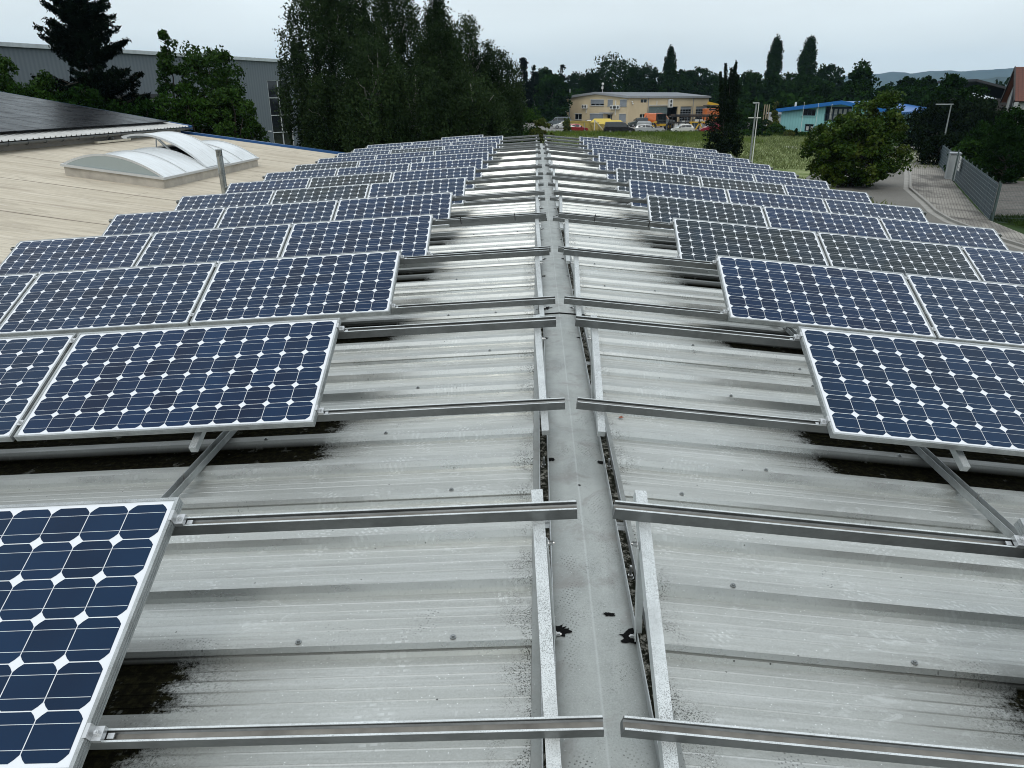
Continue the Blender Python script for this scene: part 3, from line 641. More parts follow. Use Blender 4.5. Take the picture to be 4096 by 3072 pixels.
# --- far tree line behind the tan and turquoise buildings: (centre px, top px, distance, half width px, kind, label)
FT = [
 (2093, 235, 185, 48, 'cone', 'pointed dark conifer just right of the big birches'),
 (2135, 262, 190, 40, 'cone', 'slim dark conifer, second right of the birches'),
 (2175, 277, 205, 46, 'round', 'dark round tree between the slim conifer and the tall conifer left of tan building'),
 (2246, 262, 205, 44, 'cone', 'dark conifer standing behind the left end of the tan building'),
 (2210, 300, 180, 60, 'broad', 'dark low broadleaf tree left of the tan building, beneath the conifers'),
 (2315, 288, 240, 62, 'round', 'hazy blue green tree behind the metal chimney of the tan building'),
 (2445, 218, 215, 100, 'broad', 'tallest broad dark tree behind the gable of the tan building'),
 (2370, 285, 212, 62, 'round', 'dark shoulder tree left of the tallest broad tree behind tan gable'),
 (2540, 262, 222, 55, 'round', 'dark tree just right of the tallest broad tree behind tan building'),
 (2598, 260, 225, 58, 'round', 'dark round tree immediately left of the lone poplar'),
 (2730, 280, 235, 38, 'round', 'small feathery treetop immediately right of the lone poplar'),
 (2786, 268, 230, 62, 'round', 'round dark tree over the right end of the tan roof'),
 (2845, 300, 236, 70, 'broad', 'mid green broad tree behind right end of the tan building'),
 (2700, 305, 215, 60, 'broad', 'low green tree in front of the lone poplar, above the grey roof'),
 (2920, 305, 180, 62, 'broad', 'dark broad tree behind the spiky columnar tree'),
 (3000, 290, 190, 62, 'broad', 'dark green tree left of the paired poplars, behind the wooden poles'),
 (3085, 300, 185, 66, 'broad', 'dark bushy tree at the foot of the left paired poplar'),
 (3160, 292, 190, 60, 'broad', 'dark tree filling the gap between the paired poplars'),
 (3230, 300, 180, 60, 'broad', 'dark tree at the foot of the right paired poplar'),
 (3305, 262, 215, 55, 'round', 'round hazy tree right of the paired poplars'),
 (3300, 330, 165, 70, 'broad', 'dark tree directly behind the peak of the turquoise building'),
 (3428, 254, 150, 75, 'egg', 'tall bushy tree rising behind the lime tree, in front of the hills'),
 (3540, 345, 140, 60, 'broad', 'low dark tree behind the crown of the lime tree'),
 (3625, 318, 150, 48, 'round', 'small dark treetop right of the lime tree against the hills'),
 (3695, 308, 155, 40, 'round', 'rounded dark treetop left of the big dark spreading tree'),
 (3660, 350, 135, 66, 'broad', 'dark tree above the right part of the blue roof'),
 (3400, 340, 148, 60, 'broad', 'dark tree behind the blue roof, left half hidden by lime tree'),
]
for i, (px, py, D, hw, kind, lab) in enumerate(FT):
    b = gpos(px, D); H = ztop(px, py-8, D); R = pxw(hw*1.1, D)
    if kind == 'cone': tree(b, H, R, L_CON, lab, 'conifer', 'trees of the far tree line', 'cone', .02, 130, 26, R*.26, .34, .5, name='conifer', limbs=4)
    else: tree(b, H, R, L_FAR if D > 200 else L_DARK, lab, 'tree', 'trees of the far tree line', kind, .04, 110, 60, R*.30, .36, .8, limbs=6, inner=.2)
for px, py, D, hw, lab in [(2670, 190, 238, 23, 'lone tall columnar poplar rising above the tan building'), (3080, 150, 240, 27, 'left and slimmer of the two tall poplars side by side'), (3210, 154, 235, 31, 'right and wider of the two tall poplars side by side')]:
    b = gpos(px, D); H = ztop(px, py, D); tree(b, H, pxw(hw, D), L_DARK, lab, 'poplar', 'tall columnar poplars', 'column', .02, 330, 52, pxw(hw, D)*.36, .30, 1.8, name='poplar_tree', limbs=3, inner=.3)
# a far-off wood closes the horizon behind the single trees
def wood(name, pts, hmin, hmax, m, lab, per=26, step=4.5, ls=.8):
    cs = []
    for (a, b) in zip(pts[:-1], pts[1:]):
        a = Vector(a); b = Vector(b); n = int((b-a).length/step)
        for i in range(n):
            p = a.lerp(b, i/n)
            for _ in range(10): cs.append((p.x+rng.normal()*2.5, p.y+rng.normal()*5, ZG+rng.uniform(.3, 1)**.8*rng.uniform(hmin, hmax)))
    cs = np.array(cs); P = clumped(cs, np.full(len(cs), 2.3)*rng.uniform(.7, 1.3, len(cs)), per, .8); o = mesh_np(name, tri_leaves(P, ls), 4, m); return prop(o, lab, 'wood', kind='stuff')
wood('far_wood', [(-150, 250), (-40, 262), (60, 262), (150, 250), (230, 200)], 6.5, 10.5, L_FAR, 'far-off dark wood closing the horizon behind all the buildings')
wood('far_hedge', [(-20, 222), (16, 208)], 4, 8, L_DARK, 'dark undergrowth left of the tan building below the conifers', 30, 4)
wood('far_hedge', [(45, 158), (54, 148), (60, 138)], 3, 5.5, L_DARK, 'dark undergrowth behind the turquoise building and the columnar tree', 30, 4)
wood('added_wood_behind', [(-60, -34), (0, -36), (60, -34)], 9, 15, L_DARK, 'unseen tree belt added behind the viewpoint to darken the roof rib reflections', 24, 3.2, .5)  # unseen belt, added so the near rib faces reflect something dark
# --- birches, left of the ridge
def birch(px, top, Y, hw, lab, nstr=520, lsz=.072, h0=.10, leafper=66, seedshape='egg'):
    b = gpos(px, Y); H = ztop(px, top, Y); R = pxw(hw, Y); root = empty('birch_tree', b, lab, 'birch', 'big birches behind the left panels'); mb = MB()
    limb(mb, (0, 0, -.1), (rng.normal()*.3, rng.normal()*.3, H*.93), .19, .02, 9, .03)
    ends = envelope(nstr, SH[seedshape], H*h0+.3, H, R*.95, .12); P = []
    main = envelope(26, SH[seedshape], H*.3, H*.92, R*.85, .5)
    for c in main: limb(mb, (0, 0, max(1.0, c[2]-R*.55)), c, .055, .012, 5, .07)
    for e_ in ends:
        L = rng.uniform(.9, 2.8)*(.6+.4*(e_[2]/H)); L = min(L, e_[2]-.3)
        if L < .2: continue
        n = int(leafper*L/1.4); t = rng.uniform(0, 1, n); sw = rng.normal(size=2)*.18; q = np.c_[e_[0]+sw[0]*t+rng.normal(0, .055+.08*(1-t), n), e_[1]+sw[1]*t+rng.normal(0, .055+.08*(1-t), n), e_[2]-L*t+rng.normal(0, .05, n)]; P.append(q)
        k = int(n*.3); d = rng.normal(size=(k, 3))*[.22, .22, .14]; P.append(np.array(e_)+d)
    P = np.concatenate(P); mesh_np('crown', tri_leaves(P, lsz, droop=.6, asp=.6), 4, L_BIR, root); mb.build('trunk', BARKB, root); return root
birch(1340, -190, 47, 215, 'leftmost big birch with drooping twigs beside the grey hall window', 900, seedshape='broad')
birch(1560, -150, 52, 190, 'birch with dense top just right of the leftmost big birch', 700, seedshape='broad')
birch(1500, 150, 42, 150, 'lower leafier birch in front between the two tallest birches', 420, seedshape='round')
birch(1760, -20, 50, 175, 'third big birch from the left, its pointed top clear of its neighbours', 760, seedshape='egg')
birch(1870, 60, 53, 130, 'fourth big birch sloping down to the right of the group', 420, seedshape='round')
birch(1985, 195, 55, 120, 'rightmost and lowest birch next to the conifers', 420, seedshape='round')
birch(1640, 260, 44, 210, 'low dark birch in the middle behind the far left panels', 520, seedshape='round', h0=.02)
birch(1300, 300, 44, 95, 'low drooping birch in front of the grey hall corner', 330, seedshape='round', h0=.02)
birch(1880, 300, 46, 170, 'low dark birch behind the rearmost left panels', 460, seedshape='round', h0=.02)
for px, top, Y, hw, lf, lab in [(2010, 440, 58, 75, L_MID, 'green shrub under the rightmost birch'), (2120, 425, 60, 80, L_MID, 'dark green shrub behind the far end of the ridge'), (2165, 470, 57, 48, L_BUSH, 'yellow green shrub right behind the end of the ridge'), (2060, 400, 66, 90, L_DARK, 'tall dark shrub between the rightmost birch and the ridge end')]:
    tree(gpos(px, Y), ztop(px, top, Y), pxw(hw, Y), lf, lab, 'shrub', 'shrubs behind the ridge end', 'round', .0, 60, 55, pxw(hw, Y)*.28, .10, .8, name='shrub', limbs=6, trunk=.04)
# --- spruce
def spruce(px, top, Y, hw, lab):
    b = gpos(px, Y); H = ztop(px, top, Y); R = pxw(hw, Y); root = empty('spruce_tree', b, lab, 'spruce'); mb = MB(); limb(mb, (0, 0, -.1), (0, 0, H), .22, .02, 8, .005); P = []; A = []
    z = .6
    while z < H-.2:
        t = z/H; r = R*(1-t)*1.02+.2; nb = 6
        for i in range(nb):
            a = rng.uniform(0, 2*math.pi); L = r*rng.uniform(.55, 1.18); dz = -.10*L if t < .5 else .25*L; tip = Vector((L*math.cos(a), L*math.sin(a), z+dz+.28*L*.6)); mid = Vector((L*.5*math.cos(a), L*.5*math.sin(a), z+dz*.9-.05*L))
            mb.tube((0, 0, z), mid, .03, .02, 5, caps=False); mb.tube(mid, tip, .02, .006, 5, caps=False)
            n = int(135*L); s_ = rng.uniform(.12, 1, n)
            for u in range(n):
                q = s_[u]; p = Vector((0, 0, z)).lerp(mid, q*2) if q < .5 else mid.lerp(tip, q*2-1); w_ = .34*L*(1-q)+.14; side = rng.uniform(-1, 1)*w_
                P.append((p.x-math.sin(a)*side+rng.normal()*.04, p.y+math.cos(a)*side+rng.normal()*.04, p.z-abs(side)*.25-rng.uniform(0, .22)+rng.normal()*.03)); A.append(a)
        z += .30*(1-.5*t)
    P = np.array(P); mesh_np('crown', tri_leaves(P, .13, asp=.35), 4, L_CON, root); mb.build('trunk', BARK, root); return root
spruce(385, -330, 43, 270, 'tall black green spruce standing in front of the grey hall')
# --- robinias and left edge tree
def robinia(px, top, Y, hw, lab, n=70, shape='round', h0=.12, leaf=None, per=95, ls=.10):
    n = int(n*1.5)
    return tree(gpos(px, Y), ztop(px, top, Y), pxw(hw, Y), leaf or L_ROB, lab, 'tree', 'leafy trees between the tan roof and the grey hall', shape, h0, n, per, pxw(hw, Y)*.24, ls, .65, name='robinia_tree', limbs=22, droop=.25, trunk=.13, inner=.3)
robinia(700, 105, 42, 95, 'feathery green tree top left of the centre gap in front of the grey hall', 60, 'egg')
robinia(850, 150, 43, 150, 'wide feathery green tree in front of the grey hall', 110, 'round', .1)
robinia(925, 330, 41, 110, 'lower green tree beside the hall window strip', 80, 'round', .05)
robinia(750, 330, 41, 150, 'low dense green tree in front of the two feathery treetops', 90, 'round', .02, L_MID)
robinia(-20, 165, 38, 150, 'green tree cut off by the left picture edge', 120, 'broad', .05)
robinia(190, 250, 40, 150, 'mid green tree between the left edge and the spruce', 120, 'egg', .02)
robinia(110, 330, 37, 130, 'low dark green tree behind the black panelled roof', 130, 'round', .02, L_MID)
robinia(330, 330, 39, 190, 'low leafy growth at the foot of the spruce', 80, 'round', .02, L_DARK)
robinia(560, 380, 40, 150, 'dark low tree between spruce and feathery trees', 70, 'round', .02, L_DARK)
robinia(-200, 110, 44, 170, 'tree just beyond the left picture edge', 70, 'round', .02)
for px_, y_ in ((-480, 46), (-800, 44), (-1150, 42), (-1500, 38)): robinia(px_, 60, y_, 190, {-480: 'first tree beyond the left picture edge', -800: 'second tree beyond the left picture edge', -1150: 'third tree beyond the left picture edge', -1500: 'fourth tree beyond the left picture edge'}[px_], 60, 'round', .02, L_DARK)
# --- lime tree by the road
def clumptree(): pass
Yl = 50
tree(gpos(3462, Yl), ztop(3450, 352, Yl), pxw(186, Yl), L_LIME, 'rounded lime tree with yellow green leaves beside the road', 'tree', None, 'lime', .0, 230, 120, pxw(212, Yl)*.155, .105, .75, shift=lambda t: float(np.interp(t, [0, .2, .5, .75, 1], [-.35, .0, .05, .45, 1.3])), name='lime_tree', limbs=26, trunk=.16, inner=.45, asp=.75)
# --- narrow spiky columnar tree
def spiky(px, top, Y, hw, lab):
    b = gpos(px, Y); H = ztop(px, top, Y); R = pxw(hw, Y); root = empty('columnar_tree', b, lab, 'tree'); mb = MB(); P = []
    limb(mb, (0, 0, -.1), (0, 0, H*.6), .12, .05, 5, .02)
    tips = [(-.9, 0, .90), (-.45, .2, .985), (-.12, -.2, .94), (.35, .1, 1.0), (.22, -.1, .965), (.55, 0, .86), (-.7, .1, .78), (0, .1, .83), (.75, -.1, .76)]
    for (ax, ay, f) in tips:
        tip = Vector((ax*R*.62, ay*R, H*f)); st = Vector((0, 0, H*.15)); limb(mb, st, tip, .06, .008, 7, .012)
        for t in np.linspace(.25, 1, 60): 
            p = st.lerp(tip, t); r_ = .34*(1-t)+.09; n = 14; d = rng.normal(size=(n, 3))*r_*.6; P.append(np.array(p)+d)
    cc = envelope(80, lambda t: (1-t)**.5, .4, H*.62, R*.95, .2); P.append(clumped(cc, np.full(len(cc), .42), 55, 1.2))
    P = np.concatenate(P); P = P[P[:, 2] > .1]; mesh_np('crown', tri_leaves(P, .11, asp=.6), 4, L_COP, root); mb.build('trunk', BARK, root)
spiky(2915, 250, 75, 70, 'dark narrow tree with several spiky upright tips right of the tan building')
tree(gpos(2905, 74.5), 5.4, pxw(78, 74.5), L_COP, 'dark bushy shrub wrapped round the foot of the spiky tree', 'shrub', None, 'round', .0, 60, 60, .6, .12, .8, name='shrub', limbs=5, trunk=.04)
# --- big dark tree on the right and its neighbours
Yd = 84
tree(gpos(3850, Yd), ztop(3850, 385, Yd), pxw(205, Yd), L_COP, 'big dark spreading tree with layered crown at the end of the road', 'tree', None, 'round', .0, 210, 95, pxw(205, Yd)*.22, .17, .55, name='spreading_tree', limbs=10, inner=.5, trunk=.3)
tree(gpos(3800, 92), ztop(3800, 285, 92), pxw(95, 92), L_DARK, 'dark tree with pointed top behind the big spreading tree', 'tree', None, 'egg', .1, 110, 90, pxw(95, 92)*.26, .2, .8, limbs=8)
tree(gpos(3900, 93), ztop(3900, 335, 93), pxw(70, 93), L_DARK, 'rounded dark tree behind the right side of the spreading tree', 'tree', None, 'round', .1, 70, 80, pxw(70, 93)*.28, .2, .8, limbs=8)
tree(gpos(4085, 52), ztop(4085, 425, 52), pxw(80, 52), L_DARK, 'green tree in front of the house with red tiled roof', 'tree', None, 'round', .02, 110, 85, pxw(95, 52)*.26, .10, .8, limbs=12, trunk=.12)
for px, top, Y, hw, lf, lab in [(3800, 535, 66, 75, L_COP, 'dark purple shrub behind the slatted fence'), (3915, 560, 58, 62, L_MID, 'green loose shrub right of the dark shrub behind the fence'), (3990, 470, 60, 80, L_DARK, 'tall dark shrub below the red roofed house'), (4080, 560, 55, 60, L_DARK, 'low dark shrub at the right picture edge behind the lot'), (4160, 480, 57, 90, L_DARK, 'shrub just outside the right picture edge'), (4020, 520, 72, 110, L_DARK, 'dark mass of shrubs under the spreading tree on its right'), (3900, 520, 76, 110, L_COP, 'very dark undergrowth beneath the spreading tree')]:
    tree(gpos(px, Y), ztop(px, top, Y), pxw(hw, Y), lf, lab, 'shrub', 'shrubs beyond the slatted fence', 'round', .0, 60, 60, pxw(hw, Y)*.28, .13, .8, name='shrub', limbs=5, trunk=.05)
# --- planting before the turquoise building and left of it
for px, top, Y, hw, lf, sh, lab in [
 (3125, 492, 120, 34, L_MID, 'broad', 'square clipped green hedge bush at the left corner of the turquoise wall'), (3105, 400, 122, 26, L_BUSH, 'cone', 'pointed yellow green conifer left of the turquoise building'),
 (3178, 520, 117, 18, L_BUSH, 'round', 'small yellow green bush below the turquoise wall, left of first cypress'), (3202, 515, 117, 9, L_DARK, 'cone', 'small dark cypress below the upper window, left one'), (3258, 515, 117, 9, L_DARK, 'cone', 'small dark cypress below the right edge of the lower window'),
 (3230, 530, 117, 16, L_MID, 'round', 'low green bush between the two small cypresses'), (3278, 527, 117, 17, L_BUSH, 'round', 'yellow green bush right of the small cypresses'),
 (3060, 470, 124, 40, L_DARK, 'round', 'dark shrub right of the thin lamp masts'), (3010, 440, 126, 45, L_DARK, 'round', 'dark green shrub behind the thin lamp masts'), (2990, 520, 118, 30, L_MID, 'round', 'low green shrub at the masts foot'), (3075, 535, 117, 26, L_DARK, 'round', 'low dark shrub left of the clipped hedge bush'),
 (3320, 535, 116, 20, L_MID, 'round', 'green bush half hidden by the lime tree'), (3040, 520, 118, 26, L_DARK, 'round', 'low dark bush in the row left of the turquoise building'),
 (2960, 450, 130, 40, L_DARK, 'round', 'dark shrub just right of the spiky tree')]:
    tree(gpos(px, Y), ztop(px, top, Y), pxw(hw, Y), lf, lab, 'shrub', 'garden shrubs by the turquoise building', sh, .0, 50, 40, pxw(hw, Y)*.3, .17, .9, name='shrub', limbs=3, trunk=.05)
tree(gpos(2268, 127), ztop(2268, 470, 127), pxw(17, 127), L_BUSH, 'yellowish shrub in front of the white car', 'shrub', None, 'round', 0, 50, 40, .3, .13, 1, name='shrub', limbs=3, trunk=.05)
# ================================================================== LEFT BUILDING (tan roof rising to the left, dark solar roof behind)
ZL, SLP, XL0 = -.86, .13, -6.42
def zl(x): return ZL-SLP*(x-XL0)
def hitl(px, py, z0=None):
    v = ray(px, py); z0 = ZL if z0 is None else z0; t = (z0-SLP*(CAM.x-XL0)-CAM.z)/(v.z+SLP*v.x); return CAM+v*t
def m_tanroof():
    m = mat('tan_bitumen_roof', (.5, .45, .36), .85, 0, .2); g = G(m); P = g.co((1, 1, 1), 'World'); x, y, z = g.sep(P)
    c = g.mix(g.rng(g.noise(g.co((.5, 2.2, 1), 'World'), .8, 5, .65, .4), .3, .7), (.46, .405, .31), (.60, .54, .43)); c = g.mix(g.rng(g.noise(g.co((.35, 6, 1), 'World'), 1.7, 5, .7), .42, .7, 0, .6), c, (.27, .225, .17))
    c = g.mix(g.rng(g.noise(g.co((.6, 4, 1), 'World'), 4, 4, .7), .58, .72, 0, .5), c, (.66, .62, .55)); c = g.mix(g.rng(g.noise(g.co((.8, 1.4, 1), 'World', loc=(4, 4, 0)), .9, 6, .7, 1.5), .52, .6, 0, .30), c, (.30, .26, .20)); c = g.mix(g.rng(g.noise(P, 60, 2), .4, .7, 0, .2), c, (.3, .27, .22))
    w_ = g.math('ADD', y, g.math('MULTIPLY', g.noise(g.co((1, .1, 1), 'World'), .7, 2), .10)); f = g.math('ABSOLUTE', g.math('SUBTRACT', g.math('MODULO', w_, 1.03), .5)); c = g.mix(g.rng(f, .006, .022, .4, 0), c, (.16, .13, .10)); f3 = g.math('ABSOLUTE', g.math('SUBTRACT', g.math('MODULO', w_, 3.09), .5)); c = g.mix(g.rng(f3, .010, .030, .95, 0), c, (.10, .08, .06))
    c = g.mix(g.math('MULTIPLY', g.rng(f, .0, .12, .35, 0), g.rng(g.noise(P, 1.1, 3), .45, .6)), c, (.27, .22, .17))
    f2 = g.math('ABSOLUTE', g.math('SUBTRACT', g.math('MODULO', g.math('ADD', g.math('MULTIPLY', x, -1), g.math('MULTIPLY', g.math('FLOOR', g.math('DIVIDE', w_, 1.03)), 3.1)), 7.4), 3.7)); c = g.mix(g.rng(f2, .003, .02, .6, 0), c, (.2, .17, .13))
    g.color(c); g.bump(g.noise(g.co((.5, 3, 1), 'World'), 3, 4), .3, .02); return m
M_TAN = m_tanroof(); M_TANW = plain('tan_roofing_upstand', (.42, .385, .33), .8, var=.35, scale=2)
M_BLUE = plain('blue_metal_verge', (.02, .085, .24), .35, .3, var=.15); M_LWALL = plain('left_building_wall', (.5, .49, .45), .85)
YV = 29.95
lb = empty('flat_roof_building', (-9, 15, ZG), 'wide building with a tan membrane roof, blue metal edge and raised dark solar roof', 'building')
XW = -14.35      # foot of the raised part
mb = MB(); xs = np.linspace(XL0, -16.5, 6)
for a, b in zip(xs[:-1], xs[1:]): mb.poly([(a, -12, zl(a)), (a, YV, zl(a)), (b, YV, zl(b)), (b, -12, zl(b))])
roofo = worldchild(mb.build('roof', M_TAN), lb)
mb = MB(); mb.add([(x, y, z) for x in (XL0, -16.5) for (y, z) in ((YV, zl(x)-.10), (YV+.16, zl(x)-.10), (YV+.16, zl(x)+.09), (YV, zl(x)+.09))], [(0, 1, 5, 4), (1, 2, 6, 5), (2, 3, 7, 6), (3, 0, 4, 7), (0, 3, 2, 1), (4, 5, 6, 7)]); worldchild(mb.build('verge_trim', M_BLUE), roofo)
mb = MB(); mb.box(-30, XL0, YV-.02, YV+.12, ZG, -1.0); mb.box(XL0-.02, XL0+.05, -12, YV-.03, ZG, ZL-.04); worldchild(mb.build('wall', M_LWALL), lb)
# raised part: wall, gutter, ribbed eave, dark panels, blue verge
e0 = aty(0, 0, 1)  # unused helper value keeps the numbers below readable
def plx(px, py, X):
    v = ray(px, py); return CAM+v*((X-CAM.x)/v.x)
XE2 = XW+.25
ev = plx(700, 511, XE2); ZE = ev.z; YE = ev.y            # eave corner at the right end
SP2 = .17; YR = YV+.1
mb = MB(); mb.box(XW-.12, XW, -10, YR-.3, zl(XW)-.3, ZE-.10); worldchild(mb.build('upper_wall', plain('upper_wall_grey', (.30, .28, .255), .8, var=.2)), lb)
def zu(x): return ZE-SP2*(x-XE2)
prof = []; y = -10.0
while y < YR-.25: prof += [(y, 0), (y+.165, 0), (y+.18, .035), (y+.215, .035), (y+.23, 0)]; y += .25
mb = MB(); n = len(prof); vs = [(x, p[0], zu(x)+p[1]) for x in (XE2, XE2-4, XE2-8.5) for p in prof]; mb.add(vs, [(a*n+i, a*n+i+1, (a+1)*n+i+1, (a+1)*n+i) for a in range(2) for i in range(n-1)])
M_EAVE = plain('eave_sheet_white', (.52, .52, .5), .5, .2); upr = worldchild(mb.build('upper_roof', M_EAVE), lb)
mb = MB(); m_ = 10
for i in range(m_):
    a0_, a1_ = math.pi+math.pi*i/m_, math.pi+math.pi*(i+1)/m_; r_ = .075; cx, cz = XE2+.055, ZE-.03
    q = [(cx+r_*math.cos(a), cz+r_*math.sin(a)) for a in (a0_, a1_)]; mb.poly([(q[0][0], -10, q[0][1]), (q[1][0], -10, q[1][1]), (q[1][0], YR, q[1][1]), (q[0][0], YR, q[0][1])])
    mb.poly([(q[0][0], YR, q[0][1]), (q[1][0], YR, q[1][1]), (cx, YR, cz)])
M_GUT = plain('zinc_gutter', (.13, .14, .145), .45, .5); gut = worldchild(mb.build('gutter', M_GUT), lb)
y = -9.6
while y < YR:
    mb = MB()
    for i in range(6):
        a0_, a1_ = math.pi+math.pi*i/6, math.pi+math.pi*(i+1)/6; r_ = .081; mb.beam((XE2+.055+r_*math.cos(a0_), y, ZE-.03+r_*math.sin(a0_)), (XE2+.055+r_*math.cos(a1_), y, ZE-.03+r_*math.sin(a1_)), .03, .006, up=Vector((0, 1, 0)))
    if y > 9: worldchild(mb.build('gutter_bracket', M_GUT), gut)
    y += .78
mb = MB(); hp = plx(415, 545, XW+.02); mb.tube((XE2+.05, hp.y, ZE-.12), (XW+.08, hp.y, ZE-.32), .07, .05, 10); mb.tube((XW+.08, hp.y, ZE-.32), (XW+.08, hp.y, zl(XW)), .05, .05, 10); worldchild(mb.build('downpipe', M_GUT), lb)
mb = MB(); mb.add([(x, y, z) for x in (XE2+.06, XE2-8.5) for (y, z) in ((YR-.02, zu(x)-.12), (YR+.12, zu(x)-.12), (YR+.12, zu(x)+.05), (YR-.02, zu(x)+.05))], [(0, 1, 5, 4), (1, 2, 6, 5), (2, 3, 7, 6), (3, 0, 4, 7), (0, 3, 2, 1), (4, 5, 6, 7)]); worldchild(mb.build('upper_verge_trim', M_BLUE), upr)
mb = MB(); mb.box(XE2-8.7, XE2-8.2, -10, YR+.1, zu(XE2-8.5)-.1, zu(XE2-8.5)+.13); worldchild(mb.build('ridge_flashing', M_EAVE), upr)
mb = MB(); mb.box(XE2-8.6, XW-.15, YR-.35, YR-.25, zl(XW)-2, ZE-.13); mb.add([(XW-.15, YR-.25, ZE-.13), (XE2-8.6, YR-.25, ZE-.13), (XE2-8.6, YR-.25, zu(XE2-8.6)-.1)], [(0, 1, 2)]); worldchild(mb.build('end_wall', M_LWALL), lb)
# dark solar panels lying on the raised roof
def m_darkglass():
    m = mat('dark_module_glass', (.006, .007, .009), .07, 0, .25); g = G(m); P = g.co((1, 1, 1), 'World'); g.set('Roughness', g.rng(g.noise(P, 1.5, 4), .3, .7, .22, .34)); g.b.inputs['IOR'].default_value = 1.16; return m
M_DG = m_darkglass(); M_DF = mat('dark_module_frame', (.014, .014, .015), .35, .2)
dk = None; bw, bh = 1.72, 1.1; ang = math.atan(SP2); ncol = 10; COLN = ['nearest the blue edge', 'second from the blue edge', 'third from the blue edge', 'fourth from the blue edge', 'fifth from the blue edge', 'sixth from the blue edge', 'seventh from the blue edge', 'eighth from the blue edge', 'ninth from the blue edge', 'tenth from the blue edge']
for r_ in range(4):
    for c_ in range(ncol):
        y = YR-.55-(c_+1)*(bh+.008); u = .55+r_*(bw+.008)
        M = frame((XE2-u*math.cos(ang), y+bh, ZE+u*math.sin(ang)+.12), (-math.cos(ang), 0, math.sin(ang)), (0, -1, 0), Vector((-math.cos(ang), 0, math.sin(ang))).cross(Vector((0, -1, 0))))
        lab = 'black solar panel on raised left roof, %s row up, %s' % (('eave', 'second', 'third', 'ridge')[r_], COLN[c_])
        if dk is None:
            dk = empty('dark_solar_panel', M); mb = MB(); sgn = -1
            mb.poly([(.012, .012, -.001), (bw-.012, .012, -.001), (bw-.012, bh-.012, -.001), (.012, bh-.012, -.001)]); mb.build('glass', M_DG, dk)
            mb = MB()
            for q in ((0, bw, 0, .012), (0, bw, bh-.012, bh), (0, .012, .012, bh-.012), (bw-.012, bw, .012, bh-.012)): mb.box(*q, -.035, .001)
            mb.build('panel_frame', M_DG, dk); o = dk
        else: o = copy_tree(dk); o.matrix_world = M
        prop(o, lab, 'solar panel', 'black solar panels on the raised left roof')
# skylight
M_POLY = mat('opal_polycarbonate', (.66, .69, .70), .28, 0, .5); g = G(M_POLY); g.color(g.mix(g.rng(g.noise(g.co((1, 1, 1), 'World'), 2.2, 4, .6), .4, .7), (.60, .63, .64), (.70, .73, .735))); g.color(g.mix(g.rng(g.noise(g.co((.6, 2.5, 1), 'World'), 3, 6, .75), .42, .75, 0, .55), (.66, .69, .695), (.40, .40, .37)))
M_POLYE = mat('skylight_end_glass', (.30, .34, .33), .25, 0, .5); M_ALU = mat('skylight_aluminium', (.62, .63, .63), .35, .6)
F_, L_, R_ = hitl(355.5*1.8517, 407.8*1.8517), hitl(152*1.8517, 377.7*1.8517), hitl(557*1.8517, 358.6*1.8517)
xa, xb = F_.x, (L_.x); ya, yb = F_.y, R_.y; CH = .21
sk = None
mb = MB()
for (x0, x1, y0, y1) in ((xb, xa, ya, ya+.05), (xb, xa, yb-.05, yb), (xb, xb+.05, ya+.05, yb-.05), (xa-.05, xa, ya+.05, yb-.05)):
    vs = [(x, y, zl(x)+z) for z in (-.02, CH) for y in (y0, y1) for x in (x0, x1)]; mb.add(vs, [(0, 2, 3, 1), (4, 5, 7, 6), (0, 1, 5, 4), (2, 6, 7, 3), (0, 4, 6, 2), (1, 3, 7, 5)])
sk = worldchild(mb.build('skylight', M_TANW), lb)
def skchild(mb, name, m, smooth=False, parent=None):
    o = mb.build(name, m, smooth=smooth); return worldchild(o, parent or sk)
W_ = abs(xb-xa); RISE = .34
def arch(t, lift=0, tilt=0):
    "t 0..1 from the low (right) edge to the high (left) edge"
    x = xa+(xb-xa)*t; z = zl(x)+CH+.045+RISE*(1-(2*t-1)**2); return x, z
LY = yb-ya
def vault(y0, y1, name, extra=0.):
    mb = MB(); n = 18; pts = [arch(i/n) for i in range(n+1)]; vs = [(x, y, z+extra) for y in (y0, y1) for x, z in pts]; mb.add(vs, [(i, i+1, n+2+i, n+1+i) for i in range(n)])
    vs = [(x, y, z+extra-.012) for y in (y0, y1) for x, z in pts]; mb.add(vs, [(i, n+1+i, n+2+i, i+1) for i in range(n)])
    return skchild(mb, name, M_POLY, False)
def rib(y, wdt=.05, extra=.004):
    mb = MB(); n = 18
    for i in range(n):
        (x0, z0), (x1, z1) = arch(i/n), arch((i+1)/n); mb.beam((x0, y, z0+extra), (x1, y, z1+extra), wdt, .02, up=Vector((0, 1, 0)))
    return mb
mb = MB()
for (x0, x1, y0, y1) in ((xb-.05, xa+.05, ya-.05, ya+.0), (xb-.05, xa+.05, yb, yb+.05), (xb-.05, xb, ya, yb), (xa, xa+.05, ya, yb)):
    vs = [(x, y, zl(x)+z) for z in (CH+.0, CH+.055) for y in (y0, y1) for x in (x0, x1)]; mb.add(vs, [(0, 2, 3, 1), (4, 5, 7, 6), (0, 1, 5, 4), (2, 6, 7, 3), (0, 4, 6, 2), (1, 3, 7, 5)])
skchild(mb, 'base_profile', M_ALU)
cuts = [0, .20, .40, .60, .80, 1]
for i in range(5):
    if i == 2: continue
    vault(ya+LY*cuts[i]+.01, ya+LY*cuts[i+1]-.01, 'vault_sheet')
for c in cuts:
    m_ = rib(ya+LY*c+(.02 if c == 0 else (-.02 if c == 1 else 0)), .05); skchild(m_, 'vault_rib', M_ALU)
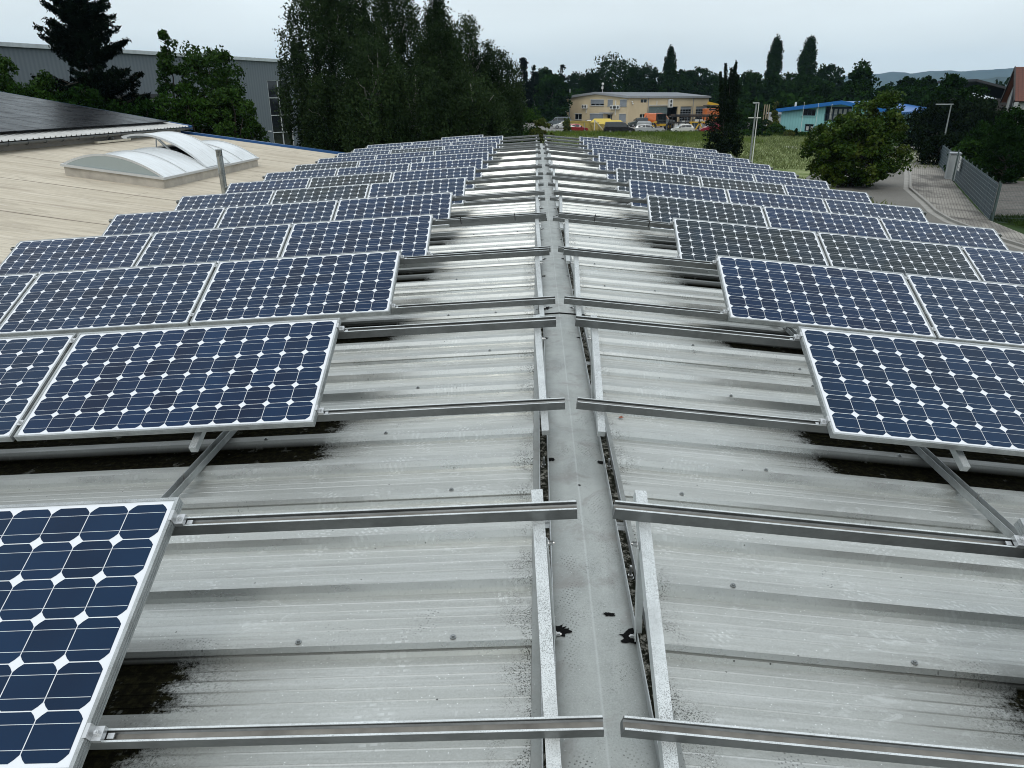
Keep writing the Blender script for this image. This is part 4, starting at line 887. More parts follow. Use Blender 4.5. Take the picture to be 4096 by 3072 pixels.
for y in (ya+.012, yb-.012):
    mb = MB(); n = 18; pts = [arch(i/n) for i in range(n+1)]; mb.add([(xa+(xb-xa)*.5, y, zl((xa+xb)/2)+CH+.05)]+[(x, y, z-.01) for x, z in pts], [(0, i+1, i+2) for i in range(n)]); skchild(mb, 'end_pane', M_POLYE)
# opened vent: middle bay hinged on the low edge, raised on struts
mb = MB(); n = 18; ta = math.radians(22); y0, y1 = ya+LY*.40+.03, ya+LY*.64-.03
hx, hz = arch(0); hz += .03
def vt(t, dz=0):
    x, z = arch(t); x -= hx; z -= hz; c, s_ = math.cos(ta), math.sin(ta); d = dz; return hx+x*c+(z+d)*s_*0-(0)*s_ + 0, hz+z+d+(-x)*math.tan(ta)*.50
for dz in (0.03, .012):
    vs = [(vt(i/n)[0]-(.0), y, vt(i/n)[1]+dz) for y in (y0-.05, y1+.05) for i in range(n+1)]; mb.add(vs, [((i, i+1, n+2+i, n+1+i) if dz > .02 else (i, n+1+i, n+2+i, i+1)) for i in range(n)])
vent = skchild(mb, 'vent_flap', M_POLY)
for y in (y0-.05, (y0+y1)/2, y1+.05):
    mb = MB()
    for i in range(n): a_, b_ = vt(i/n), vt((i+1)/n); mb.beam((a_[0], y, a_[1]+.02), (b_[0], y, b_[1]+.02), .05 if y != (y0+y1)/2 else .02, .045 if y != (y0+y1)/2 else .03, up=Vector((0, 1, 0)))
    skchild(mb, 'vent_frame', M_ALU)
mb = MB(); q = vt(.93); mb.box(min(q[0]-.12, q[0]), max(q[0]-.12, q[0])+.0, y0-.08, y1+.08, q[1]-.05, q[1]+.0); skchild(mb, 'vent_edge', M_ALU)
mb = MB(); q = vt(.62); s0 = arch(.62); mb.tube((q[0], y0+.15, q[1]), (s0[0], y0+.15, zl(s0[0])+CH), .018, n=8); mb.tube((q[0], y0+.15, q[1]-.02), (arch(.3)[0], y0+.25, zl(arch(.3)[0])+CH), .03, .045, n=8); skchild(mb, 'vent_strut', M_ALU)
mb = MB(); mb.poly([(xb+.05, y0-.06, zl(xb)+CH+.02), (xa-.05, y0-.06, zl(xa)+CH+.02), (xa-.05, y1+.06, zl(xa)+CH+.02), (xb+.05, y1+.06, zl(xb)+CH+.02)]); skchild(mb, 'shaft', M_BLACK)
# steel flue pipe
pp = hitl(487*1.8517, 425*1.8517); M_FLUE = m_galv('flue_steel', .42, 0, .25, .2, .9)
mb = MB(); zt = plx(885, 596, pp.x).z; z0 = zl(pp.x)-.05
mb.tube((pp.x, pp.y, z0), (pp.x, pp.y, zt-.16), .072, n=20); mb.tube((pp.x, pp.y, z0+.55), (pp.x, pp.y, z0+.585), .080, n=20); fl = worldchild(mb.build('flue_pipe', M_FLUE, smooth=False), lb)
mb = MB()
for k in range(12):
    a = 2*math.pi*k/12; mb.box(pp.x+.062*math.cos(a)-.007, pp.x+.062*math.cos(a)+.007, pp.y+.062*math.sin(a)-.007, pp.y+.062*math.sin(a)+.007, zt-.16, zt-.02)
mb.tube((pp.x, pp.y, zt-.17), (pp.x, pp.y, zt-.15), .078, n=20); mb.tube((pp.x, pp.y, zt-.095), (pp.x, pp.y, zt-.085), .073, n=20); mb.tube((pp.x, pp.y, zt-.02), (pp.x, pp.y, zt), .078, n=20); worldchild(mb.build('flue_cowl', M_FLUE), fl)
pl = hitl(455, 570); mb = MB(); mb.box(-.05, .05, -1.0, 1.0, 0, .06, 0, rz((pl.x+.0, pl.y, zl(pl.x)+.02), 0)); o = mb.build('timber_batten', plain('pale_timber', (.55, .5, .4), .8)); prop(o, 'pale timber batten lying on the tan roof behind the open skylight flap', 'plank')
# ================================================================== GREY HALL
hA, hB = atz(0, 185, 5.0), atz(1150, 251, 5.0); dirh = Vector((hB.x-hA.x, hB.y-hA.y, 0)).normalized(); nh = Vector((dirh.y, -dirh.x, 0)); A0 = Vector((hA.x, hA.y, 0))-dirh*22; LH = (hB-hA).length+22+2.2
Mh = frame((A0.x, A0.y, ZG), dirh, -nh, (0, 0, 1)); hall = empty('industrial_hall', Mh, 'large grey metal clad hall behind the trees on the left', 'building'); HH = 5.0-ZG
def m_clad():
    m = mat('grey_cladding', (.16, .19, .21), .55, .2); g = G(m); x, y, z = g.sep(g.co()); f = g.math('ABSOLUTE', g.math('SUBTRACT', g.math('FRACT', g.math('MULTIPLY', x, 3)), .5)); g.color(g.mix(g.rng(f, .1, .4), (.105, .125, .14), (.125, .148, .165))); g.bump(g.rng(f, .15, .35), .3, .02); return m
M_CLAD = m_clad(); wl = onwall((A0.x, A0.y), (A0.x+dirh.x, A0.y+dirh.y), 1067, 320); wr = onwall((A0.x, A0.y), (A0.x+dirh.x, A0.y+dirh.y), 1150, 325); wbz = -2.6
x0, x1, zt_ = wl[0], wr[0], wl[1]-ZG; zb_ = .6
mb = MB(); mb.box(0, x0, 0, .3, 0, HH); mb.box(x0, x1, 0, .3, zt_, HH); mb.box(x0, x1, 0, .3, 0, zb_); mb.box(x1, LH, 0, .3, 0, HH); mb.box(0, LH, 29.7, 30, 0, HH); mb.box(LH-.3, LH, .3, 29.7, 0, HH); mb.box(0, .3, .3, 29.7, 0, HH); mb.build('wall', M_CLAD, hall)
mb = MB(); mb.box(-.2, LH+.2, -.25, 30.2, HH, HH+.28); mb.build('roof_fascia', plain('pale_fascia', (.42, .46, .47), .5), hall)
M_GLASS = mat('window_glass', (.01, .012, .014), .06, 0, .6); M_WF = mat('white_window_frame', (.55, .57, .57), .4)
mb = MB(); mb.box(x0, x1, .12, .14, zb_, zt_); wn = mb.build('window_strip', M_GLASS, hall); mb = MB(); nrow = 4; xm = (x0+x1)/2; t = .06
for i in range(nrow+1): z = zb_+(zt_-zb_)*i/nrow; mb.box(x0, x1, .02, .115, z-t/2 if i else z, z+t/2 if i < nrow else z)
for i in range(nrow):
    za, zb2 = zb_+(zt_-zb_)*i/nrow+t/2, zb_+(zt_-zb_)*(i+1)/nrow-t/2
    for xx in (x0, xm-t/2, x1-t): mb.box(xx, xx+t, .022, .113, za, zb2)
mb.build('window_frame', M_WF, wn)
cm_ = onwall((A0.x, A0.y), (A0.x+dirh.x, A0.y+dirh.y), 1075, 525); mb = MB(); mb.box(-.09, .09, -.3, -.01, -.06, .06); o = mb.build('security_camera', M_WF, hall, Matrix.Translation((cm_[0], 0, cm_[1]-ZG)))
# low dark window band seen between the spruce trunks
a_ = onwall((A0.x, A0.y), (A0.x+dirh.x, A0.y+dirh.y), 330, 372); b_ = onwall((A0.x, A0.y), (A0.x+dirh.x, A0.y+dirh.y), 640, 372)
mb = MB(); mb.box(a_[0], b_[0], -.9, -.02, a_[1]-ZG-.35, a_[1]-ZG-.05); mb.build('canopy', mat('dark_canopy', (.02, .022, .024), .6), hall)
mb = MB(); mb.box(a_[0], b_[0], -.03, -.01, .6, a_[1]-ZG-.4); bw_ = mb.build('window_band', M_GLASS, hall); mb = MB(); k = 8
for i in range(k+1): xx = a_[0]+(b_[0]-a_[0])*i/k; mb.box(xx-.04, xx+.04, -.06, -.032, .6, a_[1]-ZG-.5)
mb.box(a_[0]-.04, b_[0]+.04, -.06, -.032, a_[1]-ZG-.5, a_[1]-ZG-.42); mb.build('window_frame', M_WF, bw_)
# ================================================================== TAN WORKSHOP BUILDING
def br(px): v = ray(px, 395); return Vector((v.x/v.y, 1, 0))
Cc = br(2516)*170.5; Lc = br(2265)*186; Cc.x += CAM.x; Lc.x += CAM.x; d1 = (Cc-Lc); LG = d1.length; d1.normalize(); d2 = Vector((-d1.y, d1.x, 0))
b_ = br(2836); kk = (CAM.x+b_.x*Cc.y-Cc.x)/(d2.x-b_.x*d2.y); LS = kk
ZW = 5.75; tb = empty('workshop_building', frame((Cc.x, Cc.y, ZG), d1, d2, (0, 0, 1)), 'tan rendered workshop with low grey gable roof and parked vehicles in front', 'building')
def og(px, py): s_, z = onwall((Lc.x, Lc.y), (Cc.x, Cc.y), px, py); return s_-LG, z-ZG           # gable wall: x local
def osd(px, py): s_, z = onwall((Cc.x, Cc.y), (Cc.x+d2.x, Cc.y+d2.y), px, py); return s_, z-ZG       # long wall: y local
eL, eC = og(2265, 387)[1], og(2516, 390)[1]; EZ = (eL+eC)/2; RZ = og(2390, 372)[1]
M_TANP = plain('tan_render', (.53, .43, .275), .85, var=.08, scale=.4); M_TRIM = plain('grey_roof_trim', (.30, .31, .32), .5, .2); M_RF = plain('grey_roof_membrane', (.13, .14, .155), .55, .1, var=.2, scale=.3); M_SHUT = plain('grey_roller_shutter', (.25, .27, .29), .5, .2); M_DKI = mat('dark_interior', (.004, .004, .004), .9)
zoomA = lambda x, y: (2200+x*.3165, 300+y*.3165)
gw = [((512, 312), (680, 388), 'half'), ((728, 312), (792, 392), 'shut'), ((884, 312), (967, 395), 'shut'), ((310, 490), (400, 566), 'glass'), ((502, 488), (668, 578), 'shut'), ((872, 494), (956, 586), 'shut'), ((722, 495), (778, 604), 'door')]
holes_g = []
for a, b, k in gw:
    xa_, za_ = og(*zoomA(*a)); xb_, zb_ = og(*zoomA(*b)); holes_g.append([xa_, xb_, max(zb_, 0.02) if k != 'door' else 0.02, za_, k])
sw = [((1148, 308), (1228, 348), 'glass'), ((1135, 496), (1214, 535), 'glass'), ((1248, 398), (1474, 640), 'bigdoor'), ((1478, 400), (1602, 640), 'open'), ((1652, 398), (1775, 640), 'secdoor'), ((1848, 398), (1970, 640), 'secdoor')]
holes_s = []
for a, b, k in sw:
    ya_, za_ = osd(*zoomA(*a)); yb_, zb_ = osd(*zoomA(*b)); holes_s.append([ya_, yb_, .02 if k in ('bigdoor', 'open', 'secdoor') else zb_, za_, k])
def wall_holes(mb, a0, a1, top, holes, put):
    "split a wall into boxes round its openings; put(a0,a1,z0,z1)"
    xs = sorted(set([a0, a1]+[v for h in holes for v in h[:2]])); 
    for u, v in zip(xs[:-1], xs[1:]):
        m_ = (u+v)/2; hs = sorted([(h[2], h[3]) for h in holes if h[0] < m_ < h[1]]); z = 0
        for (p, q) in hs: 
            if p > z+.001: put(u, v, z, p)
            z = q
        put(u, v, z, top)
mb = MB(); wall_holes(mb, -LG, 0, EZ, holes_g, lambda a, b, c, d: mb.box(a, b, 0, .35, c, d)); wall_holes(mb, .35, LS, EZ, holes_s, lambda a, b, c, d: mb.box(-.35, 0, a, b, c, d))
mb.box(-LG, -LG+.35, .35, LS, 0, EZ); mb.box(-LG+.35, -.35, LS-.35, LS, 0, EZ); mb.add([(-LG, 0, EZ), (0, 0, EZ), (-LG/2, 0, RZ-.25), (-LG, .35, EZ), (0, .35, EZ), (-LG/2, .35, RZ-.25)], [(0, 1, 2), (5, 4, 3), (0, 3, 4, 1)]); mb.build('wall', M_TANP, tb)
mb = MB(); ov = .35; q = [(-LG-.2, EZ-.02), (-LG/2, RZ), (.2, EZ-.02)]
mb.add([(x, y, z+dz) for y in (-ov, LS+ov) for dz in (0, .22) for x, z in q], [(0, 1, 4, 3), (1, 2, 5, 4), (6, 9, 10, 7), (7, 10, 11, 8), (0, 6, 7, 1), (1, 7, 8, 2), (3, 4, 10, 9), (4, 5, 11, 10), (0, 3, 9, 6), (2, 8, 11, 5)]); rf_ = mb.build('roof', M_RF, tb)
mb = MB(); 
for (a, b) in ((q[0], q[1]), (q[1], q[2])): mb.add([(x, y, z+dz) for y in (-ov-.06, -ov-.003) for dz in (-.25, .24) for x, z in (a, b)], [(0, 1, 3, 2), (4, 6, 7, 5), (0, 4, 5, 1), (2, 3, 7, 6), (0, 2, 6, 4), (1, 5, 7, 3)])
mb.box(.2, .38, -ov, LS+ov, EZ-.22, EZ+.2); mb.build('roof_trim', M_TRIM, rf_)
for x0_, x1_, z0_, z1_, k in holes_g:
    if k == 'door':
        mb = MB(); mb.box(x0_, x1_, .20, .25, z0_, z1_); d_ = mb.build('door', M_DKI, tb); mb = MB(); mb.box(x0_+(x1_-x0_)*.68, x0_+(x1_-x0_)*.76, .12, .19, z0_, z1_-.1); mb.box(x0_, x1_, .10, .19, z1_-.09, z1_); mb.build('door_frame', M_WF, d_)
        mb = MB(); mb.box(x0_-1.2, x1_+.5, -1.3, -.003, z1_+.15, z1_+.38); mb.build('door_canopy', M_TRIM, tb); continue
    mb = MB(); mb.box(x0_, x1_, .22, .26, z0_, z1_); w_ = mb.build('window', M_GLASS, tb); mb = MB()
    nm = max(1, round((x1_-x0_)/1.3)); t = .07
    for i in range(nm+1): xx = x0_+(x1_-x0_-t)*i/nm; mb.box(xx, xx+t, .14, .21, z0_+t, z1_-t)
    mb.box(x0_, x1_, .14, .21, z0_, z0_+t); mb.box(x0_, x1_, .14, .21, z1_-t, z1_); mb.build('window_frame', M_WF, w_)
    if k in ('shut', 'half'): mb = MB(); zz = z0_ if k == 'shut' else z0_+(z1_-z0_)*.28; mb.box(x0_, x1_, .06, .12, zz+.03, z1_); mb.build('roller_shutter', M_SHUT, w_)
    mb = MB(); mb.box(x0_-.1, x1_+.1, -.1, .05, z0_-.12, z0_-.002); mb.build('window_sill', M_SHUT, w_)
    mb = MB(); mb.box(x0_-.03, x1_+.03, -.03, .05, z1_+.002, z1_+.09); mb.build('shutter_box', M_WF, w_)
for y0_, y1_, z0_, z1_, k in holes_s:
    if k == 'glass':
        mb = MB(); mb.box(-.26, -.22, y0_, y1_, z0_, z1_); w_ = mb.build('window', M_GLASS, tb); mb = MB()
        for i in range(3): yy = y0_+(y1_-y0_-.08)*i/2; mb.box(-.2, -.1, yy, yy+.08, z0_, z1_)
        mb.build('window_frame', M_WF, w_)
    elif k == 'open': mb = MB(); mb.box(-3.1, -3, y0_-1, y1_+1, 0, z1_+.5); mb.box(-3, -.4, y0_-1.1, y0_-1, 0, z1_+.5); mb.box(-3, -.4, y1_+1, y1_+1.1, 0, z1_+.5); mb.box(-3, -.36, y0_-1, y1_+1, z1_+.5, z1_+.6); mb.build('doorway', M_DKI, tb)
    elif k == 'bigdoor':
        mb = MB(); mb.box(-.2, -.15, y0_, y1_, z0_, z1_); w_ = mb.build('sliding_gate', plain('grey_green_sheet', (.11, .145, .14), .45), tb); mb = MB(); mb.beam((-.12, y0_+.3, z0_+.3), (-.12, (y0_+y1_)/2, z1_-.3), .04, .12); mb.beam((-.12, y1_-.3, z0_+.3), (-.12, (y0_+y1_)/2, z1_-.3), .04, .12)
        for zz in (z0_+(z1_-z0_)*.35, z0_+(z1_-z0_)*.68): mb.box(-.145, -.13, y0_, y1_, zz, zz+.08)
        mb.build('gate_brace', plain('gate_steel', (.16, .2, .2), .5), w_)
    else:
        mb = MB(); mb.box(-.3, -.26, y0_, y1_, z0_, z1_); w_ = mb.build('sectional_door', M_GLASS, tb); mb = MB(); nr = 5; t = .09; hh = (z1_-z0_)
        mb.box(-.255, -.15, y0_, y1_, z0_+hh*.82, z1_); mb.box(-.255, -.15, y0_, y1_, z0_, z0_+hh*.14)
        for i in range(1, nr): zz = z0_+hh*(.14+.68*i/nr); mb.box(-.255, -.18, y0_, y1_, zz, zz+t)
        for i in range(5): yy = y0_+(y1_-y0_-.06)*i/4; mb.box(-.255, -.20, yy, yy+.06, z0_+hh*.14, z0_+hh*.82)
        mb.build('door_frame', M_SHUT, w_)
M_AC = plain('air_conditioner_white', (.6, .6, .57), .5, var=.05); M_FAN = mat('fan_grille', (.05, .05, .05), .5)
def aircon(px, py, pipe=None):
    x, z = og(*zoomA(px, py)); mb = MB(); mb.box(x-.8, x+.8, -.45, -.02, z-.42, z+.42); o = mb.build('air_conditioner', M_AC, tb)
    for dx in (-.42, .42): mb = MB(); mb.tube((x+dx, -.47, z), (x+dx, -.452, z), .29, n=14); mb.build('fan_grille', M_FAN, o)
    if pipe: (x1_, z1_), (x2_, z2_) = og(*zoomA(*pipe[0])), og(*zoomA(*pipe[1])); mb = MB(); mb.box(x1_-.09, x1_+.09, -.12, -.003, min(z1_, z2_), max(z1_, z2_)); mb.build('cable_duct', M_AC, tb)
aircon(447, 398, ((461, 412), (461, 482))); aircon(806, 408, ((835, 322), (835, 512))); aircon(857, 408)
y_, z_ = osd(*zoomA(1510, 357)); mb = MB(); mb.box(.02, .5, y_-.65, y_+.65, z_-.9, z_+.9); o = mb.build('air_conditioner', M_AC, tb)
for dz in (-.42, .42): mb = MB(); mb.tube((.502, y_, z_+dz), (.52, y_, z_+dz), .33, n=14); mb.build('fan_grille', M_FAN, o)
(ya_, za_), (yb_, zb_) = osd(*zoomA(1250, 382)), osd(*zoomA(1490, 384)); mb = MB(); mb.box(.003, .12, ya_, yb_, za_-.07, za_+.07); (yc_, zc_) = osd(*zoomA(1350, 325)); mb.box(.003, .12, yc_-.08, yc_+.08, za_+.072, zc_); mb.build('cable_duct', M_AC, tb)
for px in (1243, 1812): (yc_, zc_) = osd(*zoomA(px, 300)); mb = MB(); mb.tube((.1, yc_, 0), (.1, yc_, EZ-.25), .07, n=8); mb.build('downpipe', M_SHUT, tb)
(xf, zf) = og(*zoomA(266, 175)); mb = MB(); mb.tube((xf, -.35, 0), (xf, -.35, zf), .17, n=10)
for zz in (1.2, 3.2): mb.box(xf-.05, xf+.05, -.3, -.003, zz, zz+.08)
mb.build('steel_chimney', m_galv('chimney_steel', .3, 0, .4), tb)
for px, py in ((1016, 340), (1037, 364)): (yc_, zc_) = osd(*zoomA(max(px, 1030), py)); mb = MB(); mb.sphere((.2, yc_ if yc_ > .1 else .2, zc_), .18, 8); mb.build('security_camera', M_AC, tb)
(yc_, zc_) = osd(*zoomA(1992, 366)); mb = MB(); mb.sphere((.25, yc_, zc_), .2, 8); mb.build('security_camera', M_AC, tb)
(xc_, zc_) = og(*zoomA(621, 112)); mb = MB(); mb.tube((xc_, 1.2, RZ), (xc_, 1.2, zc_), .05, n=6); mb.sphere((xc_, 1.2, zc_), .3, 8); mb.box(xc_-.22, xc_+.22, 1.0, 1.2, zc_-1.1, zc_-.55); mb.build('roof_antenna', M_AC, rf_)
# ================================================================== TURQUOISE BUILDING
D0 = 119; Ac = br(3134)*(D0+7); Bc = br(3590)*(D0-4.5); Ac.x += CAM.x; Bc.x += CAM.x; e1 = (Bc-Ac); LB = e1.length; e1.normalize(); e2 = Vector((-e1.y, e1.x, 0))
cy = empty('turquoise_building', frame((Ac.x, Ac.y, ZG), e1, e2, (0, 0, 1)), 'turquoise clad building with a bright blue low pitched roof', 'building')
def oc(px, py): s_, z = onwall((Ac.x, Ac.y), (Bc.x, Bc.y), px, py); return s_, z-ZG
zoomB = lambda x, y: (3050+x*.18083, 350+y*.18083)
apx = oc(3372, 411); le = oc(3134, 441); re_ = oc(3590, 450); DEP = 24
M_TURQ = mat('turquoise_cladding', (.2, .5, .5), .6); g = G(M_TURQ); x, y, z = g.sep(g.co()); f = g.math('ABSOLUTE', g.math('SUBTRACT', g.math('FRACT', g.math('MULTIPLY', x, 2.2)), .5)); g.color(g.mix(g.rng(f, .05, .2), (.20, .44, .44), (.24, .50, .50))); g.bump(g.rng(f, .1, .2), .4, .02)
M_BROOF = plain('blue_roof_metal', (.04, .155, .42), .4, .2, var=.08); M_BTR = plain('blue_roof_trim', (.012, .13, .40), .4, .1, var=.05)
hc = []
for a, b, k in [((905, 478), (1165, 625), 'w'), ((940, 808), (1112, 968), 'w2'), ((1395, 420), (1935, 750), 'loggia'), ((1240, 830), (1420, 980), 'w2')]:
    xa_, za_ = oc(*zoomB(*a)); xb_, zb_ = oc(*zoomB(*b)); hc.append([xa_, xb_, zb_, za_, k])
mb = MB(); tz = le[1]-.1; zlo = min(le[1], re_[1])-.05
wall_holes(mb, 0, LB, zlo if zlo > max(h[3] for h in hc)+.02 else max(h[3] for h in hc)+.05, hc, lambda a, b, c, d: mb.box(a, b, 0, .4, c, min(d, le[1]-.05+(apx[1]-le[1])*min(1, ((a+b)/2)/apx[0]))))
zt2 = max(h[3] for h in hc)+.05
def roofz(x): return le[1]+(apx[1]-le[1])*x/apx[0] if x < apx[0] else apx[1]+(re_[1]-apx[1])*(x-apx[0])/(LB-apx[0])
xs = [0]+sorted(set([v for h in hc for v in h[:2]]+[apx[0]]))+[LB]
for u, v in zip(xs[:-1], xs[1:]):
    m_ = (u+v)/2; zc = min(zt2, le[1]-.05+(apx[1]-le[1])*min(1, m_/apx[0])); mb.add([(u, 0, zc-.0), (v, 0, zc), (v, 0, roofz(v)), (u, 0, roofz(u))], [(0, 1, 2, 3)])
mb.box(0, .4, .4, DEP, 0, le[1]-.05); mb.box(LB-.4, LB, .4, DEP, 0, re_[1]-.05); mb.box(.4, LB-.4, DEP-.4, DEP, 0, le[1]-.05); mb.build('wall', M_TURQ, cy)
q = [(-.7, roofz(-.7)), (apx[0], apx[1]), (LB+.7, roofz(LB+.7))]
mb = MB(); mb.add([(x, y, z+dz) for y in (-.7, DEP+.5) for dz in (.02, .2) for x, z in q], [(0, 1, 4, 3), (1, 2, 5, 4), (6, 9, 10, 7), (7, 10, 11, 8), (0, 6, 7, 1), (1, 7, 8, 2), (3, 4, 10, 9), (4, 5, 11, 10), (0, 3, 9, 6), (2, 8, 11, 5)]); cr_ = mb.build('roof', M_BROOF, cy)
mb = MB()
for (a, b) in ((q[0], q[1]), (q[1], q[2])): mb.add([(x, y, z+dz) for y in (-.8, -.703) for dz in (-.22, .32) for x, z in (a, b)], [(0, 1, 3, 2), (4, 6, 7, 5), (0, 4, 5, 1), (2, 3, 7, 6), (0, 2, 6, 4), (1, 5, 7, 3)])
mb.box(LB+.702, LB+.85, -.8, DEP+.5, q[2][1]-.15, q[2][1]+.2); mb.build('roof_trim', M_BTR, cr_)
M_BLF = mat('dark_blue_frame', (.01, .025, .045), .5); M_CURT = plain('white_curtain', (.45, .45, .43), .8, var=.2, scale=2)
for x0_, x1_, z0_, z1_, k in hc:
    if k == 'loggia':
        mb = MB(); mb.box(x0_, x1_, 1.2, 1.3, z0_, z1_); mb.box(x0_-.1, x0_, .4, 1.2, z0_, z1_); mb.box(x1_, x1_+.1, .4, 1.2, z0_, z1_); mb.box(x0_, x1_, .4, 1.3, z0_-.1, z0_); lg = mb.build('loggia', M_BLF, cy)
        mb = MB(); n_ = 5
        for i in range(n_):
            a = x0_+.35+(x1_-x0_-.5)*i/n_; b = a+(x1_-x0_-.5)/n_-.28; mb.box(a, b, 1.1, 1.15, z0_+.15, z0_+(z1_-z0_)*.38); mb.box(a, b, 1.1, 1.15, z0_+(z1_-z0_)*.42, z1_-.35)
        mb.build('curtained_pane', M_CURT, lg)
        mb = MB(); mb.box(x0_, x1_, .02, .08, z0_+.9, z0_+.96); [mb.tube((x0_+.2+i*(x1_-x0_-.4)/10, .05, z0_), (x0_+.2+i*(x1_-x0_-.4)/10, .05, z0_+.9), .02, n=5) for i in range(11)]; mb.build('balustrade', M_BLF, lg); continue
    mb = MB(); mb.box(x0_, x1_, .24, .28, z0_, z1_); w_ = mb.build('window', M_GLASS, cy); mb = MB(); nm = 3 if k == 'w' else 2; t = .09
    for i in range(nm+1): xx = x0_+(x1_-x0_-t)*i/nm; mb.box(xx, xx+t, .15, .235, z0_, z1_)
    mb.box(x0_+t, x1_-t, .15, .235, z0_, z0_+t); mb.box(x0_+t, x1_-t, .15, .235, z1_-t, z1_); mb.build('window_frame', M_BLF, w_)
    if k == 'w2': 
        mb = MB()
        for i in range(2): a = x0_+.2+i*(x1_-x0_)/2; mb.box(a, a+(x1_-x0_)/2-.3, .2, .235, z0_+.12, z0_+(z1_-z0_)*.68)
        mb.build('curtain', M_CURT, w_)
    mb = MB(); mb.box(x0_-.25, x1_+.15, -.15, .1, z0_-.12, z0_-.002); mb.build('window_sill', M_TURQ, w_)
(xv, zv) = oc(*zoomB(655, 325)); mb = MB(); mb.tube((xv, 1.5, le[1]), (xv, 1.5, zv), .16, n=10); mb.build('vent_pipe', M_AC, cr_)
for (a, b) in (((1125, 380), (1015, 1140)), ((1435, 400), (1390, 740)), ((1728, 420), (1722, 520))):
    xa_, za_ = oc(*zoomB(*a)); mb = MB(); Mx = frame((Ac.x, Ac.y, ZG), e1, e2, (0, 0, 1)); p0 = Mx @ Vector((xa_, -3.5, 0)); mb.tube((0, 0, 0), (0, 0, za_+.3), .035, .022, 8); mb.tube((0, 0, za_+.3), (0, 0, za_+.38), .06, .02, 8); o = mb.build('flagpole', M_AC); o.location = p0
    prop(o, {1125: 'thin white flagpole in front of the windows of the turquoise wall', 1435: 'thin white flagpole at the left edge of the turquoise loggia', 1728: 'thin white flagpole before the middle of the turquoise loggia'}[a[0]], 'flagpole', 'flagpoles before the turquoise building')
# pale shed parts left of it
def shed(name, px0, px1, py0, Y, hgt, dep, m, rm, label, roofh=.5, flat=True):
    a = gpos(px0, Y); b = gpos(px1, Y); L = b.x-a.x; z = ztop((px0+px1)/2, py0, Y); root = empty(name, a, label, 'building'); mb = MB(); mb.box(0, L, 0, dep, 0, z-roofh); mb.build('wall', m, root); mb = MB()
    if flat: mb.box(-.3, L+.3, -.4, dep+.3, z-roofh, z-roofh+.25)
    else: mb.add([(-.4, -.4, z-roofh), (L+.4, -.4, z-roofh), (L+.4, dep/2, z), (-.4, dep/2, z), (-.4, dep+.4, z-roofh), (L+.4, dep+.4, z-roofh)], [(0, 1, 2, 3), (3, 2, 5, 4), (0, 3, 4), (1, 5, 2), (0, 4, 5, 1)])
    mb.build('roof', rm, root); mb = MB(); mb.box(L*.3, L*.6, -.04, -.003, .05, min(2.2, z*.6)); mb.build('door', M_SHUT, root); return root
M_DKW = plain('dark_wood', (.03, .028, .026), .8); M_PALE = plain('pale_roof_sheet', (.42, .45, .48), .5)
shed('carport', 3070, 3105, 497, 124, 0, 5, M_DKW, M_PALE, 'dark carport with a pale flat roof left of the clipped bush')
shed('garden_shed', 3112, 3136, 445, 130, 0, 4, plain('shed_white', (.5, .5, .5), .7), M_PALE, 'small white outbuilding tucked behind the left end of turquoise building')
shed('storage_barn', 2060, 2140, 395, 190, 0, 10, M_DKW, M_PALE, 'barn with pale metal roof glimpsed between birches and tan building', 2.2, False)
shed('garage_shed', 2235, 2275, 430, 195, 0, 8, M_DKW, plain('blue_grey_sheet', (.16, .2, .23), .5), 'dark shed with blue grey sheet roof beside the tan building', 1.4, False)
for i, px in enumerate((3063, 3072, 3081)):
    b = gpos(px, 128); mb = MB(); mb.tube((0, 0, 0), (0, 0, ztop(px, 418, 128)), .11, .09, 8); o = mb.build('wooden_pole', plain('pole_wood', (.3, .24, .16), .8)); o.location = b; prop(o, 'brown wooden pole, %s of the three in a row behind the shrubs' % ('leftmost', 'middle one', 'rightmost')[i], 'pole', 'three wooden poles')
# ================================================================== RED TILED HOUSE AND ROOFS ON THE RIGHT
def m_tiles():
    m = mat('red_roof_tiles', (.2, .07, .04), .8); g = G(m); x, y, z = g.sep(g.co()); f = g.math('ABSOLUTE', g.math('SUBTRACT', g.math('FRACT', g.math('MULTIPLY', x, 3.2)), .5)); h = g.math('FRACT', g.math('MULTIPLY', y, 2.7))
    c = g.mix(g.noise(g.co(), 3, 4), (.085, .028, .017), (.13, .045, .028)); c = g.mix(g.rng(h, .0, .16, .85, 0), c, (.035, .014, .01)); c = g.mix(g.rng(f, .34, .5, 0, .7), c, (.05, .02, .014)); g.color(c); g.bump(g.math('ADD', f, h), .8, .05); return m
Yh = 88; hx0 = gpos(4033, Yh); rt = aty(4035, 272, Yh); et = aty(4033, 408, Yh-3.5); house = empty('tiled_house', rz(hx0, math.radians(-24)), 'white gabled house with a steep red tiled roof at the right edge', 'house')
zr_, ze_ = rt.z-ZG, et.z-ZG; HW = 5.2; LH_ = 16
mb = MB(); mb.add([(.5, -HW+.8, 0), (LH_, -HW+.8, 0), (LH_, HW-.8, 0), (.5, HW-.8, 0), (.5, -HW+.8, ze_+.35), (LH_, -HW+.8, ze_+.35), (LH_, HW-.8, ze_+.35), (.5, HW-.8, ze_+.35), (.5, 0, zr_-.35), (LH_, 0, zr_-.35)], [(0, 1, 5, 4), (2, 3, 7, 6), (0, 4, 8, 7, 3), (1, 2, 6, 9, 5)]); mb.build('wall', plain('white_render', (.6, .6, .57), .8, var=.06, scale=.5), house)
sl_ = math.hypot(HW, zr_-ze_)
